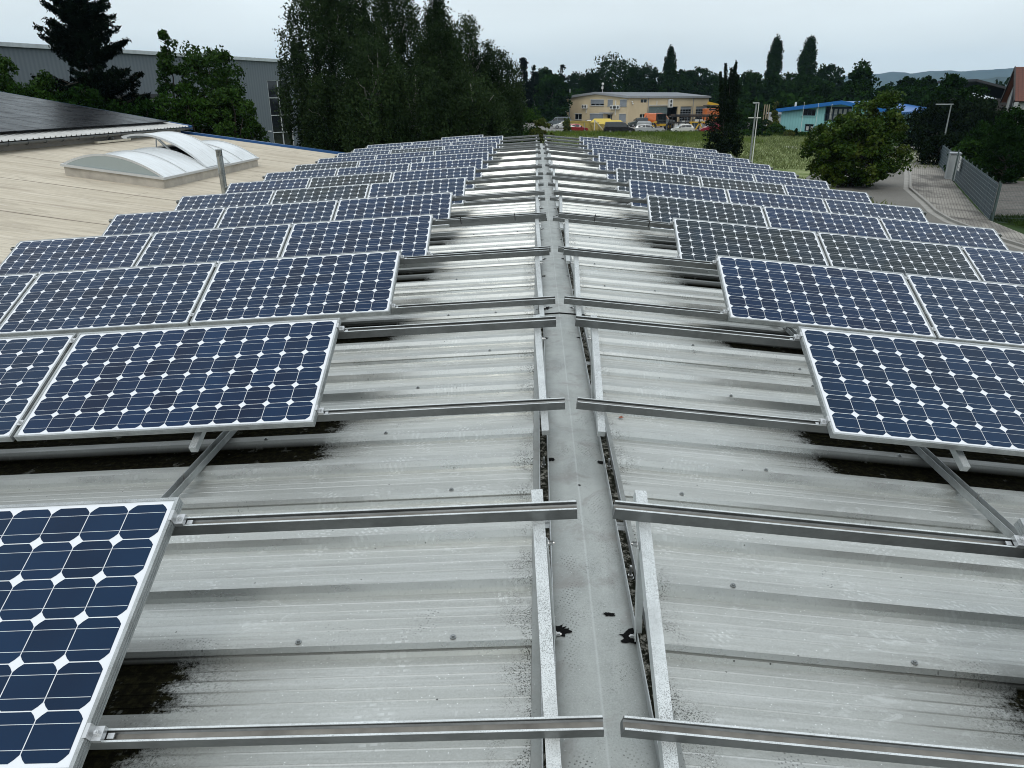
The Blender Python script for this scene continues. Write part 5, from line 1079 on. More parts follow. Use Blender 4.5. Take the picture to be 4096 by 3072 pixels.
for sg in (-1, 1):
    mb = MB(); mb.box(0, LH_, 0, sl_, 0, .12); ey = Vector((0, -sg*HW, zr_-ze_)).normalized(); ex = Vector((1, 0, 0)); M = frame((0, sg*HW, ze_), ex, ey, ex.cross(ey)); o = mb.build('roof', m_tiles() if sg < 0 else plain('red_roof_back', (.2, .07, .04), .8), house, M)
    mb = MB(); mb.box(-.12, -.003, 0, sl_, -.12, .2); mb.build('barge_board', plain('dark_board', (.03, .025, .022), .7), house, M)
mb = MB(); mb.box(.44, .497, -1.1, 1.1, ze_-.6, ze_+1.6); w_ = mb.build('window', M_GLASS, house); mb = MB(); mb.box(.38, .437, -1.2, -1.05, ze_-.7, ze_+1.7); mb.box(.38, .437, 1.05, 1.2, ze_-.7, ze_+1.7); mb.build('window_frame', M_SHUT, w_)
a = gpos(3890, 105); zz = ztop(3960, 335, 105)
rb = empty('dark_roofed_house', a, 'house with a dark sloping roof half hidden left of the red tiled house', 'house'); Lx = gpos(4030, 105).x-a.x; z2 = ztop(4000, 375, 105)
mb = MB(); mb.box(.5, Lx+6, .5, 9.5, 0, z2-.6); mb.build('wall', M_DKW, rb); mb = MB(); mb.add([(0, 0, zz+.6), (Lx+7, 0, z2-.9), (Lx+7, 10, z2-.9), (0, 10, zz+.6), (0, 0, zz+.3), (Lx+7, 0, z2-1.2), (Lx+7, 10, z2-1.2), (0, 10, zz+.3)], [(0, 1, 2, 3), (4, 7, 6, 5), (0, 4, 5, 1), (1, 5, 6, 2), (2, 6, 7, 3), (3, 7, 4, 0)]); mb.build('roof', plain('dark_slate', (.03, .032, .036), .7), rb)
a = gpos(3920, 135); zz = ztop(3960, 345, 135); rb = empty('pale_roofed_barn', a, 'barn with a pale grey metal roof behind the red tiled house', 'building'); Lx = 9
mb = MB(); mb.box(0, Lx, 0, 10, 0, zz-2.2); mb.build('wall', M_DKW, rb); mb = MB(); mb.add([(-.5, -.5, zz-2.2), (Lx+.5, -.5, zz-2.6), (Lx+.5, 6, zz-.6), (-.5, 6, zz), (-.5, 11, zz-2.2), (Lx+.5, 11, zz-2.6)], [(0, 1, 2, 3), (3, 2, 5, 4), (0, 3, 4), (1, 5, 2), (0, 4, 5, 1)]); mb.build('roof', plain('pale_metal_roof', (.38, .42, .45), .5), rb)
# ================================================================== FENCE, GATE BOX, LAMPS
M_SLAT = plain('blue_grey_slats', (.045, .07, .085), .55, var=.2); M_WIRE = mat('fence_wire', (.33, .37, .37), .45, .6); M_POST = plain('fence_post_green', (.06, .085, .08), .5)
def fence(a, b, label, slats=True, h=1.72, posts=2.5, name='slat_fence', z=ZG+.10):
    a = Vector((a[0], a[1], z)); b = Vector((b[0], b[1], z)); d = (b-a); L = d.length; d.normalize(); M = frame(a, d, Vector((-d.y, d.x, 0)), (0, 0, 1)); root = empty(name, M, label, 'fence'); n = max(1, round(L/posts))
    if slats:
        mb = MB(); y = 0
        k = int(L/.5)
        for i in range(k+1):
            x0_ = i*L/(k+1); mb.box(x0_+.004, x0_+L/(k+1)-.004, -.012, .012 if i % 2 else .006, .03, h-.03)
        mb.build('privacy_screen', M_SLAT, root)
        mb = MB(); 
        for i in range(int(h/.2)+1): mb.box(0, L, .016, .024, min(.03+i*.2, h-.02), min(.03+i*.2, h-.02)+.009)
        mb.build('wire_rods', M_WIRE, root)
    else:
        mb = MB()
        for i in range(int(h/.2)+1): mb.box(0, L, -.004, .004, .03+i*.2, .038+i*.2)
        for i in range(int(L/.06)): mb.box(i*.06, i*.06+.005, -.008, -.0045, .02, h)
        mb.build('wire_mesh', M_POST, root)
    for i in range(n+1):
        mb = MB(); x_ = L*i/n; mb.box(x_-.03, x_+.03, -.09, -.031, -.1, h+.08); mb.build('post', M_POST, root)
    return root
fence((21.3, 35), (28.9, 52.3), 'blue grey slatted fence with wire rods beside the brick pavement, near stretch')
fence((30.4, 56.0), (34.9, 66.3), 'slatted fence stretch beyond the white gate cabinet, ending at the lamp post')
fence((21.35, 34.9), (24.5, 34.2), 'see-through wire mesh fence at the near end of the slatted fence', False, 1.75, name='mesh_fence', z=ZG)
# gate pillars and meter cabinet with a sign
M_CAB = plain('cabinet_grey_white', (.30, .32, .32), .6, var=.08); cb = Vector((29.6, 54.2, ZG)); ang = math.atan2(17.3, 7.6)
cab = empty('meter_cabinet', rz(cb, ang), 'tall pale grey meter cabinet with a white notice, set in the fence line', 'cabinet')
mb = MB(); mb.box(-.65, .65, -.3, .3, 0, 1.8); mb.build('cabinet_body', M_CAB, cab); mb = MB(); mb.box(-.72, .72, -.36, .36, 1.802, 1.88); mb.build('cabinet_lid', M_SHUT, cab); mb = MB(); mb.box(-.63, -.02, .302, .32, .1, 1.7); mb.box(.02, .63, .302, .32, .1, 1.7); mb.build('cabinet_door', M_CAB, cab)
sg = Vector((27.9, 50.05, ZG+.1)); sgn = empty('notice_sign', rz(sg+Vector((-.1, .04, 0)), ang), 'white rectangular notice with grey lettering on the fence in front of the cabinet', 'sign')
mb = MB(); mb.box(-.45, .45, .03, .05, .9, 1.8); mb.build('sign_board', mat('sign_white', (.7, .7, .68), .5), sgn)
for zz, ws in ((1.55, (.16, .1, .2)), (1.40, (.2, .18)), (1.22, (.3,)), (1.08, (.14, .2))):
    mb = MB(); xx = -.3
    for w_ in ws: mb.box(xx, xx+w_, .0505, .054, zz, zz+.06); xx += w_+.05
    mb.build('lettering', mat('sign_grey', (.12, .13, .14), .6), sgn)
gp_ = empty('gate', rz((29.0, 52.7, ZG+.05), ang), 'narrow dark steel gate between fence and cabinet', 'gate')
mb = MB(); mb.box(0, .07, -.04, .04, 0, 2.1); mb.build('post', M_POST, gp_); mb = MB(); [mb.box(.1+i*.1, .13+i*.1, -.015, .015, .1, 2.0) for i in range(5)]; mb.box(.07, .6, .016, .04, .3, .36); mb.box(.07, .6, .016, .04, 1.7, 1.76); mb.build('gate_leaf', M_POST, gp_)
def lamp(base, H, label, arm, r=.075, thick=1., dbl=False):
    root = empty('street_lamp', base, label, 'street lamp'); mb = MB(); mb.tube((0, 0, 0), (0, 0, 1.1), r*1.25, r*1.25, 12); mb.tube((0, 0, 1.1), (0, 0, H), r, r*.6, 12); mb.build('pole', m_galv('lamp_pole_steel', .30, 0, .5), root)
    mb = MB(); a = Vector(arm); L = a.length; a.normalize(); s_ = Vector((-a.y, a.x, 0)); M = frame((0, 0, H-.02), a, s_, (0, 0, 1)); mb.box(-.12, L, -.11, .11, 0, .07, 0, M); mb.box(L*.3, L-.05, -.09, .09, -.02, -.001, 0, M); mb.build('lamp_head', plain('lamp_head_grey', (.33, .35, .35), .5), root); return root
b = Vector((35.2, 66.6, ZG)); lamp(b, ztop(3600+460*.4218, 250+397*.4218, 66.6)-.0, 'street lamp leaning over the fence end beside the brick pavement', (-1.35, -.2, 0))
b = gpos(3028, 47.5); lamp(b, ztop(3034, 412, 47.5), 'thick grey street lamp rising behind the right panels left of lime tree', (-.2, 0, 0), .07)
b = gpos(3038, 66); root = empty('thin_mast', b, 'thin white mast with small side arms just right of the thick grey lamp', 'mast'); H_ = ztop(3044, 410, 66); mb = MB(); mb.tube((0, 0, 0), (0, 0, H_), .045, .03, 8); mb.build('pole', M_AC, root); mb = MB(); mb.box(-.75, .3, -.05, .05, H_-1.25, H_-1.18); mb.build('cross_arm', M_AC, root)
# sapling stakes and pallets
st = empty('tree_stakes', (44.0, 86.0, ZG), 'cluster of thin pale stakes on the lawn beyond the fence end', 'stakes')
for i in range(4): mb = MB(); mb.tube((i*.25, (i % 2)*.3, 0), (i*.25+.1, (i % 2)*.3, 1.9), .035, n=6); mb.build('stake', plain('stake_wood', (.3, .27, .2), .8), st)
M_PAL = plain('pallet_wood', (.4, .37, .29), .85, var=.3)
def pallet(loc, a, label):
    root = empty('pallet', rz(loc, a), label, 'pallet', 'pallets on the kerb of the lot')
    for i in range(5): mb = MB(); mb.box(-.6, .6, -.4+i*.17, -.28+i*.17, .12, .145); mb.build('deck_board', M_PAL, root)
    for i in range(3): mb = MB(); mb.box(-.6+i*.53, -.46+i*.53, -.4, .4, 0, .119); mb.build('bearer', M_PAL, root)
pb = atz(4052, 708, ZG+.1); pallet((pb.x, pb.y, ZG+.05), .2, 'upper wooden pallet lying at the back edge of the gravel lot, right one'); pallet((pb.x-1.0, pb.y+.3, ZG+.05), .3, 'wooden pallet lying at the back edge of the gravel lot, left one')
pa, pc = atz(3940, 702, ZG), atz(4300, 716, ZG); mb = MB(); mb.beam((pa.x, pa.y, ZG+.1), (pc.x, pc.y, ZG+.1), .18, .22); prop(mb.build('lot_kerb', M_KERB), kind='structure')
# ================================================================== VEHICLES
def paint(name, c, rough=.25, metal=.2): m = mat(name, c, rough, metal, .5); m.node_tree.nodes['Principled BSDF'].inputs['Coat Weight'].default_value = .4; return m
M_TYRE = mat('tyre_rubber', (.012, .012, .012), .85); M_RIM = mat('wheel_rim', (.35, .35, .36), .35, .7); M_CGL = mat('car_glass', (.012, .015, .017), .05, 0, .7); M_LAMP = mat('headlamp_clear', (.6, .62, .62), .15); M_TAIL = mat('tail_lamp_red', (.25, .01, .01), .25); M_TRIMB = mat('car_trim_black', (.015, .015, .015), .6)
PROF = {
 'hatch': dict(L=3.7, W=1.65, st=[(0, .60, .60), (.03, .76, .76), (.20, .90, .90), (.24, .92, .95), (.42, .93, 1.42), (.60, .93, 1.48), (.86, .95, 1.42), (.965, .95, 1.02), (1, .75, .75)], wh=(.17, .82), r=.29),
 'wagon': dict(L=4.5, W=1.8, st=[(0, .62, .62), (.03, .74, .74), (.24, .92, .92), (.27, .93, .96), (.41, .94, 1.40), (.60, .95, 1.47), (.88, .97, 1.40), (.97, .98, 1.04), (1, .75, .75)], wh=(.18, .80), r=.32),
 'sedan': dict(L=4.6, W=1.8, st=[(0, .60, .60), (.03, .72, .72), (.24, .88, .88), (.28, .90, .93), (.43, .92, 1.36), (.60, .93, 1.41), (.76, .95, 1.25), (.87, .97, 1.0), (.98, .92, .92), (1, .7, .7)], wh=(.18, .80), r=.32),
 'minivan': dict(L=5.1, W=1.92, st=[(0, .65, .65), (.03, .85, .85), (.15, 1.02, 1.04), (.19, 1.06, 1.12), (.33, 1.10, 1.80), (.42, 1.10, 1.90), (.95, 1.12, 1.88), (.985, 1.1, 1.2), (1, .8, .8)], wh=(.16, .80), r=.34),
 'kombi': dict(L=4.4, W=1.82, st=[(0, .65, .65), (.03, .85, .85), (.19, 1.02, 1.04), (.24, 1.06, 1.10), (.39, 1.10, 1.74), (.48, 1.10, 1.81), (.95, 1.12, 1.80), (.985, 1.1, 1.2), (1, .8, .8)], wh=(.17, .80), r=.33),
 'van': dict(L=6.2, W=2.0, st=[(0, .75, .75), (.02, 1.05, 1.05), (.12, 1.28, 1.30), (.15, 1.32, 1.38), (.25, 1.35, 2.18), (.30, 1.35, 2.45), (.42, 1.35, 2.60), (.97, 1.35, 2.58), (.99, 1.3, 1.6), (1, .9, .9)], wh=(.14, .80), r=.36)}
def car(kind, loc, ang, pm, label, cat='car', win=None, group='vehicles parked around the tan workshop', scale=1.0, name='parked_car'):
    p = PROF[kind]; L = p['L']*scale; W = p['W']/2; st = p['st']; root = empty(name, rz(loc, ang), label, cat, group); mb = MB(); rings = []
    for i, (f, zb, zr) in enumerate(st):
        x = (f-.5)*L; tap = 1 if .06 < f < .94 else (.93 if .01 < f < .99 else .86); w_ = W*tap; wr = w_ if zr-zb < .08 else w_*(.86 if kind in ('van', 'minivan', 'kombi') else .76)
        rings.append([(x, -w_*.9, .24), (x, -w_, .42), (x, -w_, zb), (x, -wr, max(zr-.05, zb)), (x, -wr*.86, zr+.0), (x, wr*.86, zr), (x, wr, max(zr-.05, zb)), (x, w_, zb), (x, w_, .42), (x, w_*.9, .24)])
    n = 10; vs = [v for r_ in rings for v in r_]; fs = [(i*n+j, i*n+(j+1) % n, (i+1)*n+(j+1) % n, (i+1)*n+j) for i in range(len(rings)-1) for j in range(n)]
    fs += [tuple(range(n))[::-1], tuple(range((len(rings)-1)*n, len(rings)*n))]; mb.add(vs, fs); body = mb.build('body', pm, root)
    gi = [i for i in range(len(st)) if st[i][2]-st[i][1] > .2]; first, last = gi[0], gi[-1]
    def lp(a, b, t): return tuple(a[k]+(b[k]-a[k])*t for k in range(3))
    def quad(mb, a, b, c, d, off): mb.poly([(q[0]+off[0], q[1]+off[1], q[2]+off[2]) for q in (a, b, c, d)])
    # windscreen and rear window
    for (i0, i1, sg) in ((first-1, first, -1), (last, last+1, 1)):
        A, B = (rings[i0], rings[i1]); lo, hi = (A, B) if sg < 0 else (B, A); mb = MB(); a = lp(lo[4], hi[4], .08); b = lp(lo[5], hi[5], .08); c = lp(lo[5], hi[5], .92); d = lp(lo[4], hi[4], .92)
        quad(mb, a, b, c, d, (sg*.012, 0, .012)); mb.build('windscreen' if sg < 0 else 'rear_window', M_CGL, root)
    spans = [(first-1, first, .35, 1)]+[(i, i+1, 0, 1) for i in range(first, last)]
    if win == 'cab': spans = spans[:2]
    for sd in (-1, 1):
        jb, jr = (2, 3) if sd < 0 else (7, 6)
        for q, (i0, i1, t0, t1) in enumerate(spans):
            if i1 > last: continue
            A, B = rings[i0], rings[i1]; ab, ar, bb, brr = lp(A[jb], B[jb], t0), lp(A[jr], B[jr], t0), lp(A[jb], B[jb], t1), lp(A[jr], B[jr], t1); e = .03
            a = lp(ab, ar, .10); d = lp(ab, ar, .88); b = lp(bb, brr, .10); c = lp(bb, brr, .88); a, b = lp(a, b, e), lp(a, b, 1-e); d, c = lp(d, c, e), lp(d, c, 1-e)
            mb = MB(); quad(mb, a, b, c, d, (0, sd*.012, .004)); mb.build('side_window', M_CGL, root)
    for f in p['wh']:
        for sd in (-1, 1):
            x = (f-.5)*L; y = sd*(W-.10); r_ = p['r']; mb = MB(); mb.tube((x, y-.10, r_), (x, y+.112, r_), r_, r_, 18); wh = mb.build('wheel', M_TYRE, root); mb = MB(); mb.tube((x, y+sd*.113 if sd > 0 else y-.101, r_), (x, y+(sd*.118 if sd > 0 else -.106), r_), r_*.62, r_*.60, 14); mb.build('rim', M_RIM, wh)
    for sd in (-1, 1):
        x = (st[1][0]-.5)*L; zb = st[1][1]; mb = MB(); mb.box(x-.02, x+.18, sd*W*.62-.16, sd*W*.62+.16, zb-.13, zb+.012); mb.build('headlight', M_LAMP, root)
        x = .485*L; zb = st[-2][1]; mb = MB(); mb.box(x-.05, x+.03, sd*W*.72-.1, sd*W*.72+.1, zb-.25, zb-.03); mb.build('tail_light', M_TAIL, root)
        x = (st[first-1][0]-.5)*L+.25; mb = MB(); mb.box(x, x+.16, sd*(W+.02), sd*(W+.2), 1.0 if kind not in ('van', 'minivan', 'kombi') else 1.25, 1.14 if kind not in ('van', 'minivan', 'kombi') else 1.45) if sd > 0 else mb.box(x, x+.16, -(W+.2), -(W+.02), 1.0 if kind not in ('van', 'minivan', 'kombi') else 1.25, 1.14 if kind not in ('van', 'minivan', 'kombi') else 1.45); mb.build('wing_mirror', M_TRIMB, root)
    mb = MB(); mb.box(-L/2-.02, L/2+.02, -W*.84, W*.84, .28, .40); mb.build('bumper', M_TRIMB, root)
    return root
ZY = ZG+.03
def cpos(px, Y): v = gpos(px, Y, ZY); return v
# local x- is the nose; ang pi turns the nose to +x (right)
car('hatch', cpos(2313, 131), math.pi, paint('red_car_paint', (.25, .012, .018)), 'small red hatchback parked in front of the yellow skips')
car('minivan', cpos(2482, 126.5), math.pi, paint('dark_violet_paint', (.012, .010, .014)), 'long black minivan parked nose right at the edge of the field', 'van', name='parked_van')
car('wagon', cpos(2598, 127.5), math.pi, paint('silver_paint', (.42, .43, .43)), 'silver estate car between the black minivan and the white hatchback')
car('hatch', cpos(2740, 127.5), 0, paint('white_paint', (.62, .61, .56)), 'small white hatchback facing left beside the red van')
car('minivan', cpos(2873, 126.5), 0, paint('red_van_paint', (.24, .01, .03)), 'bright red van partly hidden by the spiky tree', 'van', win='cab', name='parked_van')
car('wagon', cpos(2260, 150), 0, paint('white_car_paint', (.6, .61, .6)), 'white car facing left in front of the tan gable, left end')
car('minivan', cpos(2238, 162), 0, paint('grey_van_paint', (.10, .12, .13)), 'dark grey people carrier behind the white car', 'van', name='parked_van')
car('sedan', cpos(2358, 160), 0, paint('black_car_paint', (.008, .011, .017)), 'black saloon car parked against the tan gable wall')
car('kombi', cpos(2562, 158), 0.12, paint('grey_green_paint', (.045, .06, .06)), 'grey green delivery van by the corner of the tan building', 'van', name='parked_van')
car('van', cpos(2640, 163), math.pi-.25, paint('orange_paint', (.58, .13, .015)), 'orange high roof van facing right before the open workshop door', 'van', win='cab', name='parked_van')
car('van', cpos(2618, 157.5), math.pi/2+.55-math.pi+.0, paint('orange_paint', (.58, .12, .012)), 'orange van seen from its front, left of the other orange van', 'van', win='cab', name='parked_van', scale=.85)
# dark vehicle behind the tan roof
car('minivan', gpos(1108, 60), .3, paint('black_van_paint', (.006, .006, .007)), 'black van whose roof shows behind the blue roof edge by the hall', 'van', group=None, name='parked_van')
car('sedan', gpos(1290, 62), .1, paint('pale_car_paint', (.5, .5, .5)), 'pale car glimpsed under the birches behind the blue roof edge', 'car', group=None)
# roof box on the ground behind the silver estate
b = cpos(2583, 139); root = empty('stone_block', b, 'big pale grey rounded crate standing behind the silver estate car', 'crate'); mb = MB(); M_ST = plain('pale_grey_plastic', (.27, .28, .28), .6)
mb.add([(x*1.35*f, y*1.0*f, z) for z, f in ((0, .95), (.25, 1.02), (.3, 1.02), (1.4, .88), (1.65, .7)) for x, y in ((-1, -1), (1, -1), (1, 1), (-1, 1))], [(i*4+j, i*4+(j+1) % 4, i*4+4+(j+1) % 4, i*4+4+j) for i in range(4) for j in range(4)]+[(3, 2, 1, 0), (16, 17, 18, 19)]); root.name = 'plastic_crate'; mb.build('crate_body', M_ST, root); mb = MB(); mb.box(-1.42, 1.42, -1.08, 1.08, .26, .32); mb.build('crate_rim', M_SHUT, root)
# ---- wheel loader
M_YEL = plain('loader_yellow', (.50, .30, .02), .5, var=.12)
root = empty('wheel_loader', rz(cpos(2648, 141), 0), 'yellow wheel loader with dark cab in the yard before the orange vans', 'loader', 'machines in the workshop yard')
mb = MB(); mb.box(-.3, 2.6, -.85, .85, .75, 1.15); mb.box(-2.6, -.35, -.55, .55, .7, 1.1); mb.box(1.9, 2.75, -.9, .9, .5, .95); mb.build('chassis', M_YEL, root)
mb = MB(); mb.add([(x, y, z) for (x, z) in ((.9, 1.15), (2.6, 1.15), (2.5, 1.75), (1.0, 2.0)) for y in (-.75, .75)], [(0, 2, 4, 6), (7, 5, 3, 1), (0, 1, 3, 2), (2, 3, 5, 4), (4, 5, 7, 6), (6, 7, 1, 0)]); mb.build('engine_hood', plain('hood_grey', (.18, .2, .2), .5), root)
mb = MB(); mb.box(-.65, .85, -.7, .7, 1.15, 2.75); cabo = mb.build('cab', M_CGL, root); mb = MB(); mb.box(-.75, .95, -.8, .8, 2.752, 2.9)
for x in (-.68, .84):
    for y in (-.74, .72): mb.box(x-.03, x+.05, y-.03, y+.04, 1.15, 2.75)
mb.build('cab_frame', M_TRIMB, cabo)
for x in (-1.5, 1.5):
    for y in (-.95, .95): mb = MB(); mb.tube((x, y-.22, .68), (x, y+.22, .68), .68, .68, 20); o = mb.build('wheel', M_TYRE, root); mb = MB(); mb.tube((x, y-.232, .68), (x, y+.232, .68), .3, .3, 12); mb.build('rim', M_YEL, o)
mb = MB(); mb.beam((-.6, -.4, 1.5), (-2.9, -.4, .7), .15, .28); mb.beam((-.6, .4, 1.5), (-2.9, .4, .7), .15, .28); mb.build('lift_arm', M_YEL, root)
mb = MB(); mb.add([(x, y, z) for (x, z) in ((-2.9, .1), (-3.7, .1), (-3.5, .3), (-3.1, .9), (-2.85, 1.1)) for y in (-1.1, 1.1)], [(0, 2, 4, 6, 8), (9, 7, 5, 3, 1), (0, 1, 3, 2), (2, 3, 5, 4), (4, 5, 7, 6), (6, 7, 9, 8), (8, 9, 1, 0)]); mb.build('bucket', plain('bucket_steel', (.12, .11, .1), .6), root)
# ---- yellow skips
def skip(px, Y, L, W, H, label, m, cover=False, lid=0):
    root = empty('skip_container', rz(cpos(px, Y), 0), label, 'skip', 'yellow skips behind the red hatchback'); mb = MB(); fl = .55
    pr_ = [(-L/2+fl, 0), (L/2-fl, 0), (L/2, H), (-L/2, H)]
    mb.add([(x, y, z) for y in (-W/2, W/2) for x, z in pr_], [(0, 1, 2, 3), (7, 6, 5, 4), (0, 4, 5, 1), (1, 5, 6, 2), (3, 7, 4, 0)]); mb.add([(x*.96, y, z+.05) for y in (-W/2+.05, W/2-.05) for x, z in pr_], [(3, 2, 1, 0), (4, 5, 6, 7), (1, 5, 4, 0), (2, 6, 5, 1), (0, 4, 7, 3)]); mb.build('skip_body', m, root)
    for i in range(5): mb = MB(); x = -L/2+.6+(L-1.2)*i/4; mb.box(x-.05, x+.05, -W/2-.06, -W/2-.002, .1, H-.02); mb.build('rib', m, root)
    mb = MB(); mb.box(-L/2-.05, L/2+.05, -W/2-.08, -W/2, H, H+.1); mb.box(-L/2-.05, L/2+.05, W/2, W/2+.08, H, H+.1); mb.build('rim', m, root)
    if lid:
        mb = MB(); mb.add([(-L/2, -W/2, H+.1), (L/2, -W/2, H+.1), (L/2-.7, 0, H+lid), (-L/2+.7, 0, H+lid), (L/2, W/2, H+.1), (-L/2, W/2, H+.1)], [(0, 1, 2, 3), (2, 4, 5, 3), (1, 4, 2), (0, 3, 5)]); mb.build('lid', paint('bright_yellow_lid', (.50, .36, .015), .5), root)
    return root
M_SK = plain('faded_yellow_skip', (.36, .27, .06), .6, var=.3, scale=1.5)
skip(2325, 138, 5.5, 2.2, 1.6, 'long open faded yellow skip left of the lidded skips', M_SK)
skip(2412, 137, 4.2, 2.2, 1.45, 'yellow skip with bright angular lid, left of the two lidded ones', M_SK, lid=.7)
skip(2450, 134, 4.6, 2.2, 1.25, 'yellow skip with bright angular lid, behind the black minivan', M_SK, lid=.7)
mb = MB(); b = cpos(2382, 130); mb.beam((0, 0, 0), (0, 0, 2.1), .16, .16, up=Vector((0, 1, 0))); root = empty('timber_support', b, 'pale timber post with a slanting brace between red car and skips', 'post'); mb.build('post', plain('pale_post', (.5, .47, .4), .7), root); mb = MB(); mb.beam((.05, 0, 2.0), (1.9, 0, .1), .12, .12); mb.build('brace', plain('pale_brace', (.5, .47, .4), .7), root)
# ---- pipe rack with stored goods
M_RUST = plain('rusty_steel', (.035, .03, .027), .8, var=.5); 
rk = empty('storage_rack', cpos(2695, 137), 'long dark steel rack loaded with beams in front of the sectional doors', 'storage rack'); LR = (cpos(2890, 137)-cpos(2695, 137)).x
for i in range(8):
    x = LR*i/7
    for y in (0, 2.4): mb = MB(); mb.box(x-.07, x+.07, y-.07, y+.07, 0, 2.75); mb.build('upright', M_RUST, rk)
for z in (.35, 1.4, 2.45):
    mb = MB(); mb.box(-.3, LR+.3, -.12, -.072, z, z+.12); mb.box(-.3, LR+.3, 2.472, 2.52, z, z+.12); mb.box(-.3, LR+.3, -.07, 2.47, z-.06, z-.002); mb.build('shelf', M_RUST, rk)
cols = [('steel beam bundle', (.04, .035, .033)), ('rusty beams', (.07, .045, .03)), ('dark tubes', (.02, .025, .03))]
mats_ = [plain('load_%d' % i, c[1], .7, var=.4) for i, c in enumerate(cols)]
LX = 0
for i in range(9):
    L_ = random.uniform(2.2, 5.2); x = random.uniform(0, max(.1, LR-L_)); y = random.uniform(.1, 1.8); root = empty('beam_bundle', rk.location+Vector((x, y, 2.575)), ('short', 'long', 'thin', 'thick', 'rusty', 'dark', 'mixed', 'stacked', 'loose')[i]+' bundle of steel lengths on top of the storage rack', 'steel bundle', 'steel bundles on the storage rack')
    for j in range(4): mb = MB(); mb.box(0, L_, j*.13, j*.13+.10, (j % 2)*.11, (j % 2)*.11+.10); mb.build('steel_length', mats_[i % 3], root)
def crate(px, Y, w_, d_, h_, m, label, z=0, name='storage_box', cat='box', grp='boxes and drums stored in the rack'):
    root = empty(name, cpos(px, Y)+Vector((0, 0, z)), label, cat, grp); mb = MB(); mb.box(-w_/2, w_/2, -d_/2, d_/2, 0, h_*.88); mb.build('box_body', m, root); mb = MB(); mb.box(-w_/2-.03, w_/2+.03, -d_/2-.03, d_/2+.03, h_*.88+.002, h_); mb.build('box_lid', m, root); return root
WHT = plain('stored_white', (.5, .5, .48), .6, var=.2); BLU = plain('stored_blue', (.02, .06, .16), .5); GRY = plain('stored_grey', (.2, .2, .2), .6); ORA = plain('container_orange', (.50, .13, .03), .5, var=.12); DKG = plain('stored_dark', (.03, .045, .05), .6)
for px, z, w_, h_, m, lab in [(2716, .35, 1.0, .9, WHT, 'white box at the left end of the rack'), (2738, .35, .9, 1.0, WHT, 'white rounded box second from the rack left end'), (2759, .35, .9, .6, GRY, 'grey box low in the rack right of the white boxes'), (2776, .35, .8, 1.0, DKG, 'dark drum like box in the rack middle'), (2793, .35, .8, 1.0, DKG, 'dark box beside the drum in the rack middle'), (2808, .35, .6, .9, WHT, 'slim white box in the rack right of the dark boxes'), (2828, .35, 1.1, .8, GRY, 'wide grey box in the right half of the rack'), (2846, .35, .8, 1.0, BLU, 'blue box in the right half of the rack'), (2864, .35, .9, .9, DKG, 'dark box near the right end of the rack'), (2800, 1.4, 1.4, .6, WHT, 'pale flat box on the upper shelf of the rack'), (2828, 1.4, 1.6, .35, WHT, 'long pale box on the upper shelf, right part'), (2742, 1.4, .8, .35, WHT, 'small pale box on the upper shelf, left part')]:
    crate(px, 137.6, w_, 1.2, h_, m, lab, z)
crate(2873, 146, 3.1, 2.3, 2.5, ORA, 'orange container block at the right end of the yard', .8, 'orange_container', 'container', None)
crate(2848, 168, 3.0, 2.5, 3.2, ORA, 'orange cabin in shade behind the right corner of tan building', .2, 'orange_cabin', 'container', None)
# ---- lean-to frame and excavator behind the right corner
root = empty('open_shelter', cpos(2845, 152), 'dark open shelter frame at the right corner of the tan building', 'shelter')
for x in (0, 2.4, 4.8): mb = MB(); mb.box(x-.1, x+.1, -.1, .1, 0, 4.0); mb.build('post', M_RUST, root)
mb = MB(); mb.box(-.8, 5.3, -.3, 3, 4.0, 4.2); mb.build('roof', M_RUST, root)
root = empty('excavator', cpos(2868, 160), 'yellow excavator with folded boom at the right of the tan building', 'excavator', 'machines in the workshop yard'); zt_ = ztop(2840, 412, 160)
mb = MB(); mb.box(-1.5, 1.5, -1.2, 1.2, .9, 2.2); mb.build('upper_body', M_YEL, root); mb = MB(); mb.box(-1.4, -.2, -1.1, .1, 2.2, 3.4); mb.build('cab', M_CGL, root)
mb = MB(); mb.box(-1.8, 1.8, -1.3, -.8, 0, .88); mb.build('track', M_TYRE, root); mb = MB(); mb.box(-1.8, 1.8, .8, 1.3, 0, .88); mb.build('track', M_TYRE, root)
mb = MB(); mb.beam((1.4, -.2, 1.6), (1.6, -.2, 3.9), .35, .45, up=Vector((0, 1, 0))); mb.beam((1.7, -.2, 3.8), (-1.9, -.2, zt_), .35, .55); mb.build('boom', M_YEL, root); mb = MB(); mb.beam((-1.9, -.2, zt_), (-.2, -.2, zt_-.3), .2, .22); mb.build('ram', M_YEL, root)
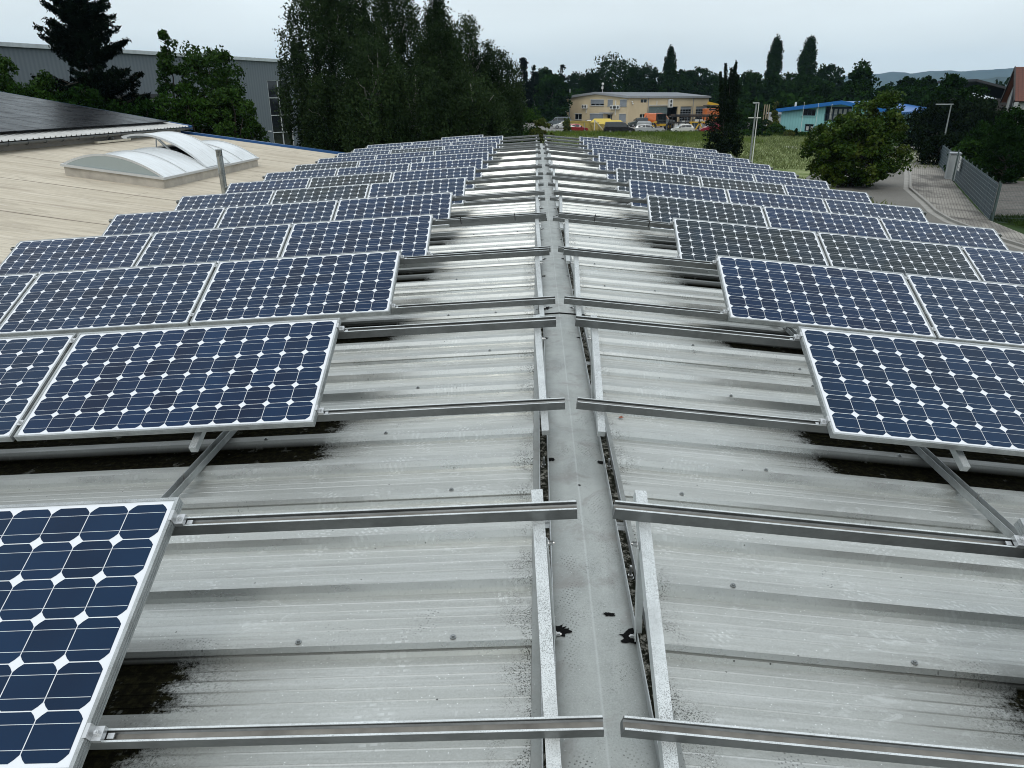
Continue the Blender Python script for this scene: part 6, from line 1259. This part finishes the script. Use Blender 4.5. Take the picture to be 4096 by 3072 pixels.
# small yellow steel trestles behind the white car
for px, lab in ((2789, 'yellow steel trestle just right of the white hatchback'), (2824, 'yellow steel trestle left of the red van')):
    root = empty('trestle', cpos(px, 130.5), lab, 'trestle', 'yellow trestles by the white hatchback')
    for sg_ in (-1, 1): mb = MB(); mb.beam((sg_*.75, 0, 1.6), (sg_*.15, 0, .5), .18, .2); mb.build('leg', M_YEL, root)
    mb = MB(); mb.box(-.95, .95, -.12, .12, 1.6, 1.8); mb.build('top_bar', M_YEL, root)
# yard fence posts of thin wire along the field edge
root = empty('yard_fence', cpos(2230, 129.2), 'thin wire fence on grey posts along the field edge', 'fence'); LF = (cpos(2900, 129.2)-cpos(2230, 129.2)).x
for i in range(13): mb = MB(); x = LF*i/12; mb.tube((x, 0, 0), (x, 0, 1.7), .03, n=6); mb.build('post', M_SHUT, root)
mb = MB(); [mb.box(0, LF, -.006, .006, z, z+.012) for z in (.5, 1.0, 1.6)]; mb.build('wire', M_SHUT, root)
mb = MB(); b = cpos(2205, 129.6); mb.box(0, LF+2, 0, .25, -.1, .28); o = mb.build('field_kerb', M_KERB); o.location = b; prop(o, kind='structure')
# leaf and pebble litter on the near roof
lf = MB(); q = atz(1900+1385*.4219, 1050+1468*.4219, Z_PAN+.02-.04); lf.add([(-.014, -.006, .002), (0, -.012, .004), (.016, 0, .002), (.004, .012, .007), (-.012, .008, .003)], [(0, 1, 2, 3, 4)]); o = lf.build('dry_leaf', mat('dry_leaf_brown', (.22, .06, .025), .7)); o.location = (q.x, q.y, Z_PAN+RIB*0+slope_z(q.x)+.006); prop(o, 'tiny red brown dry leaf on the roof sheet right of the ridge', 'leaf')
# ================================================================== HAZE
mz = bpy.data.materials.new('haze_air'); mz.use_nodes = True; nt = mz.node_tree; nt.nodes.clear(); vo = N(nt, 'ShaderNodeVolumePrincipled'); vo.inputs['Density'].default_value = .000085; vo.inputs['Color'].default_value = (.52, .76, 1.0, 1); vo.inputs['Anisotropy'].default_value = .2; ou = N(nt, 'ShaderNodeOutputMaterial'); nt.links.new(vo.outputs[0], ou.inputs['Volume'])
mb = MB(); mb.box(-6600, 6600, -6600, 6600, ZG-1.2, 330); hz = mb.build('haze', mz); prop(hz, kind='stuff'); hz['label'] = 'pale blue haze over the far hills'; hz['category'] = 'haze'
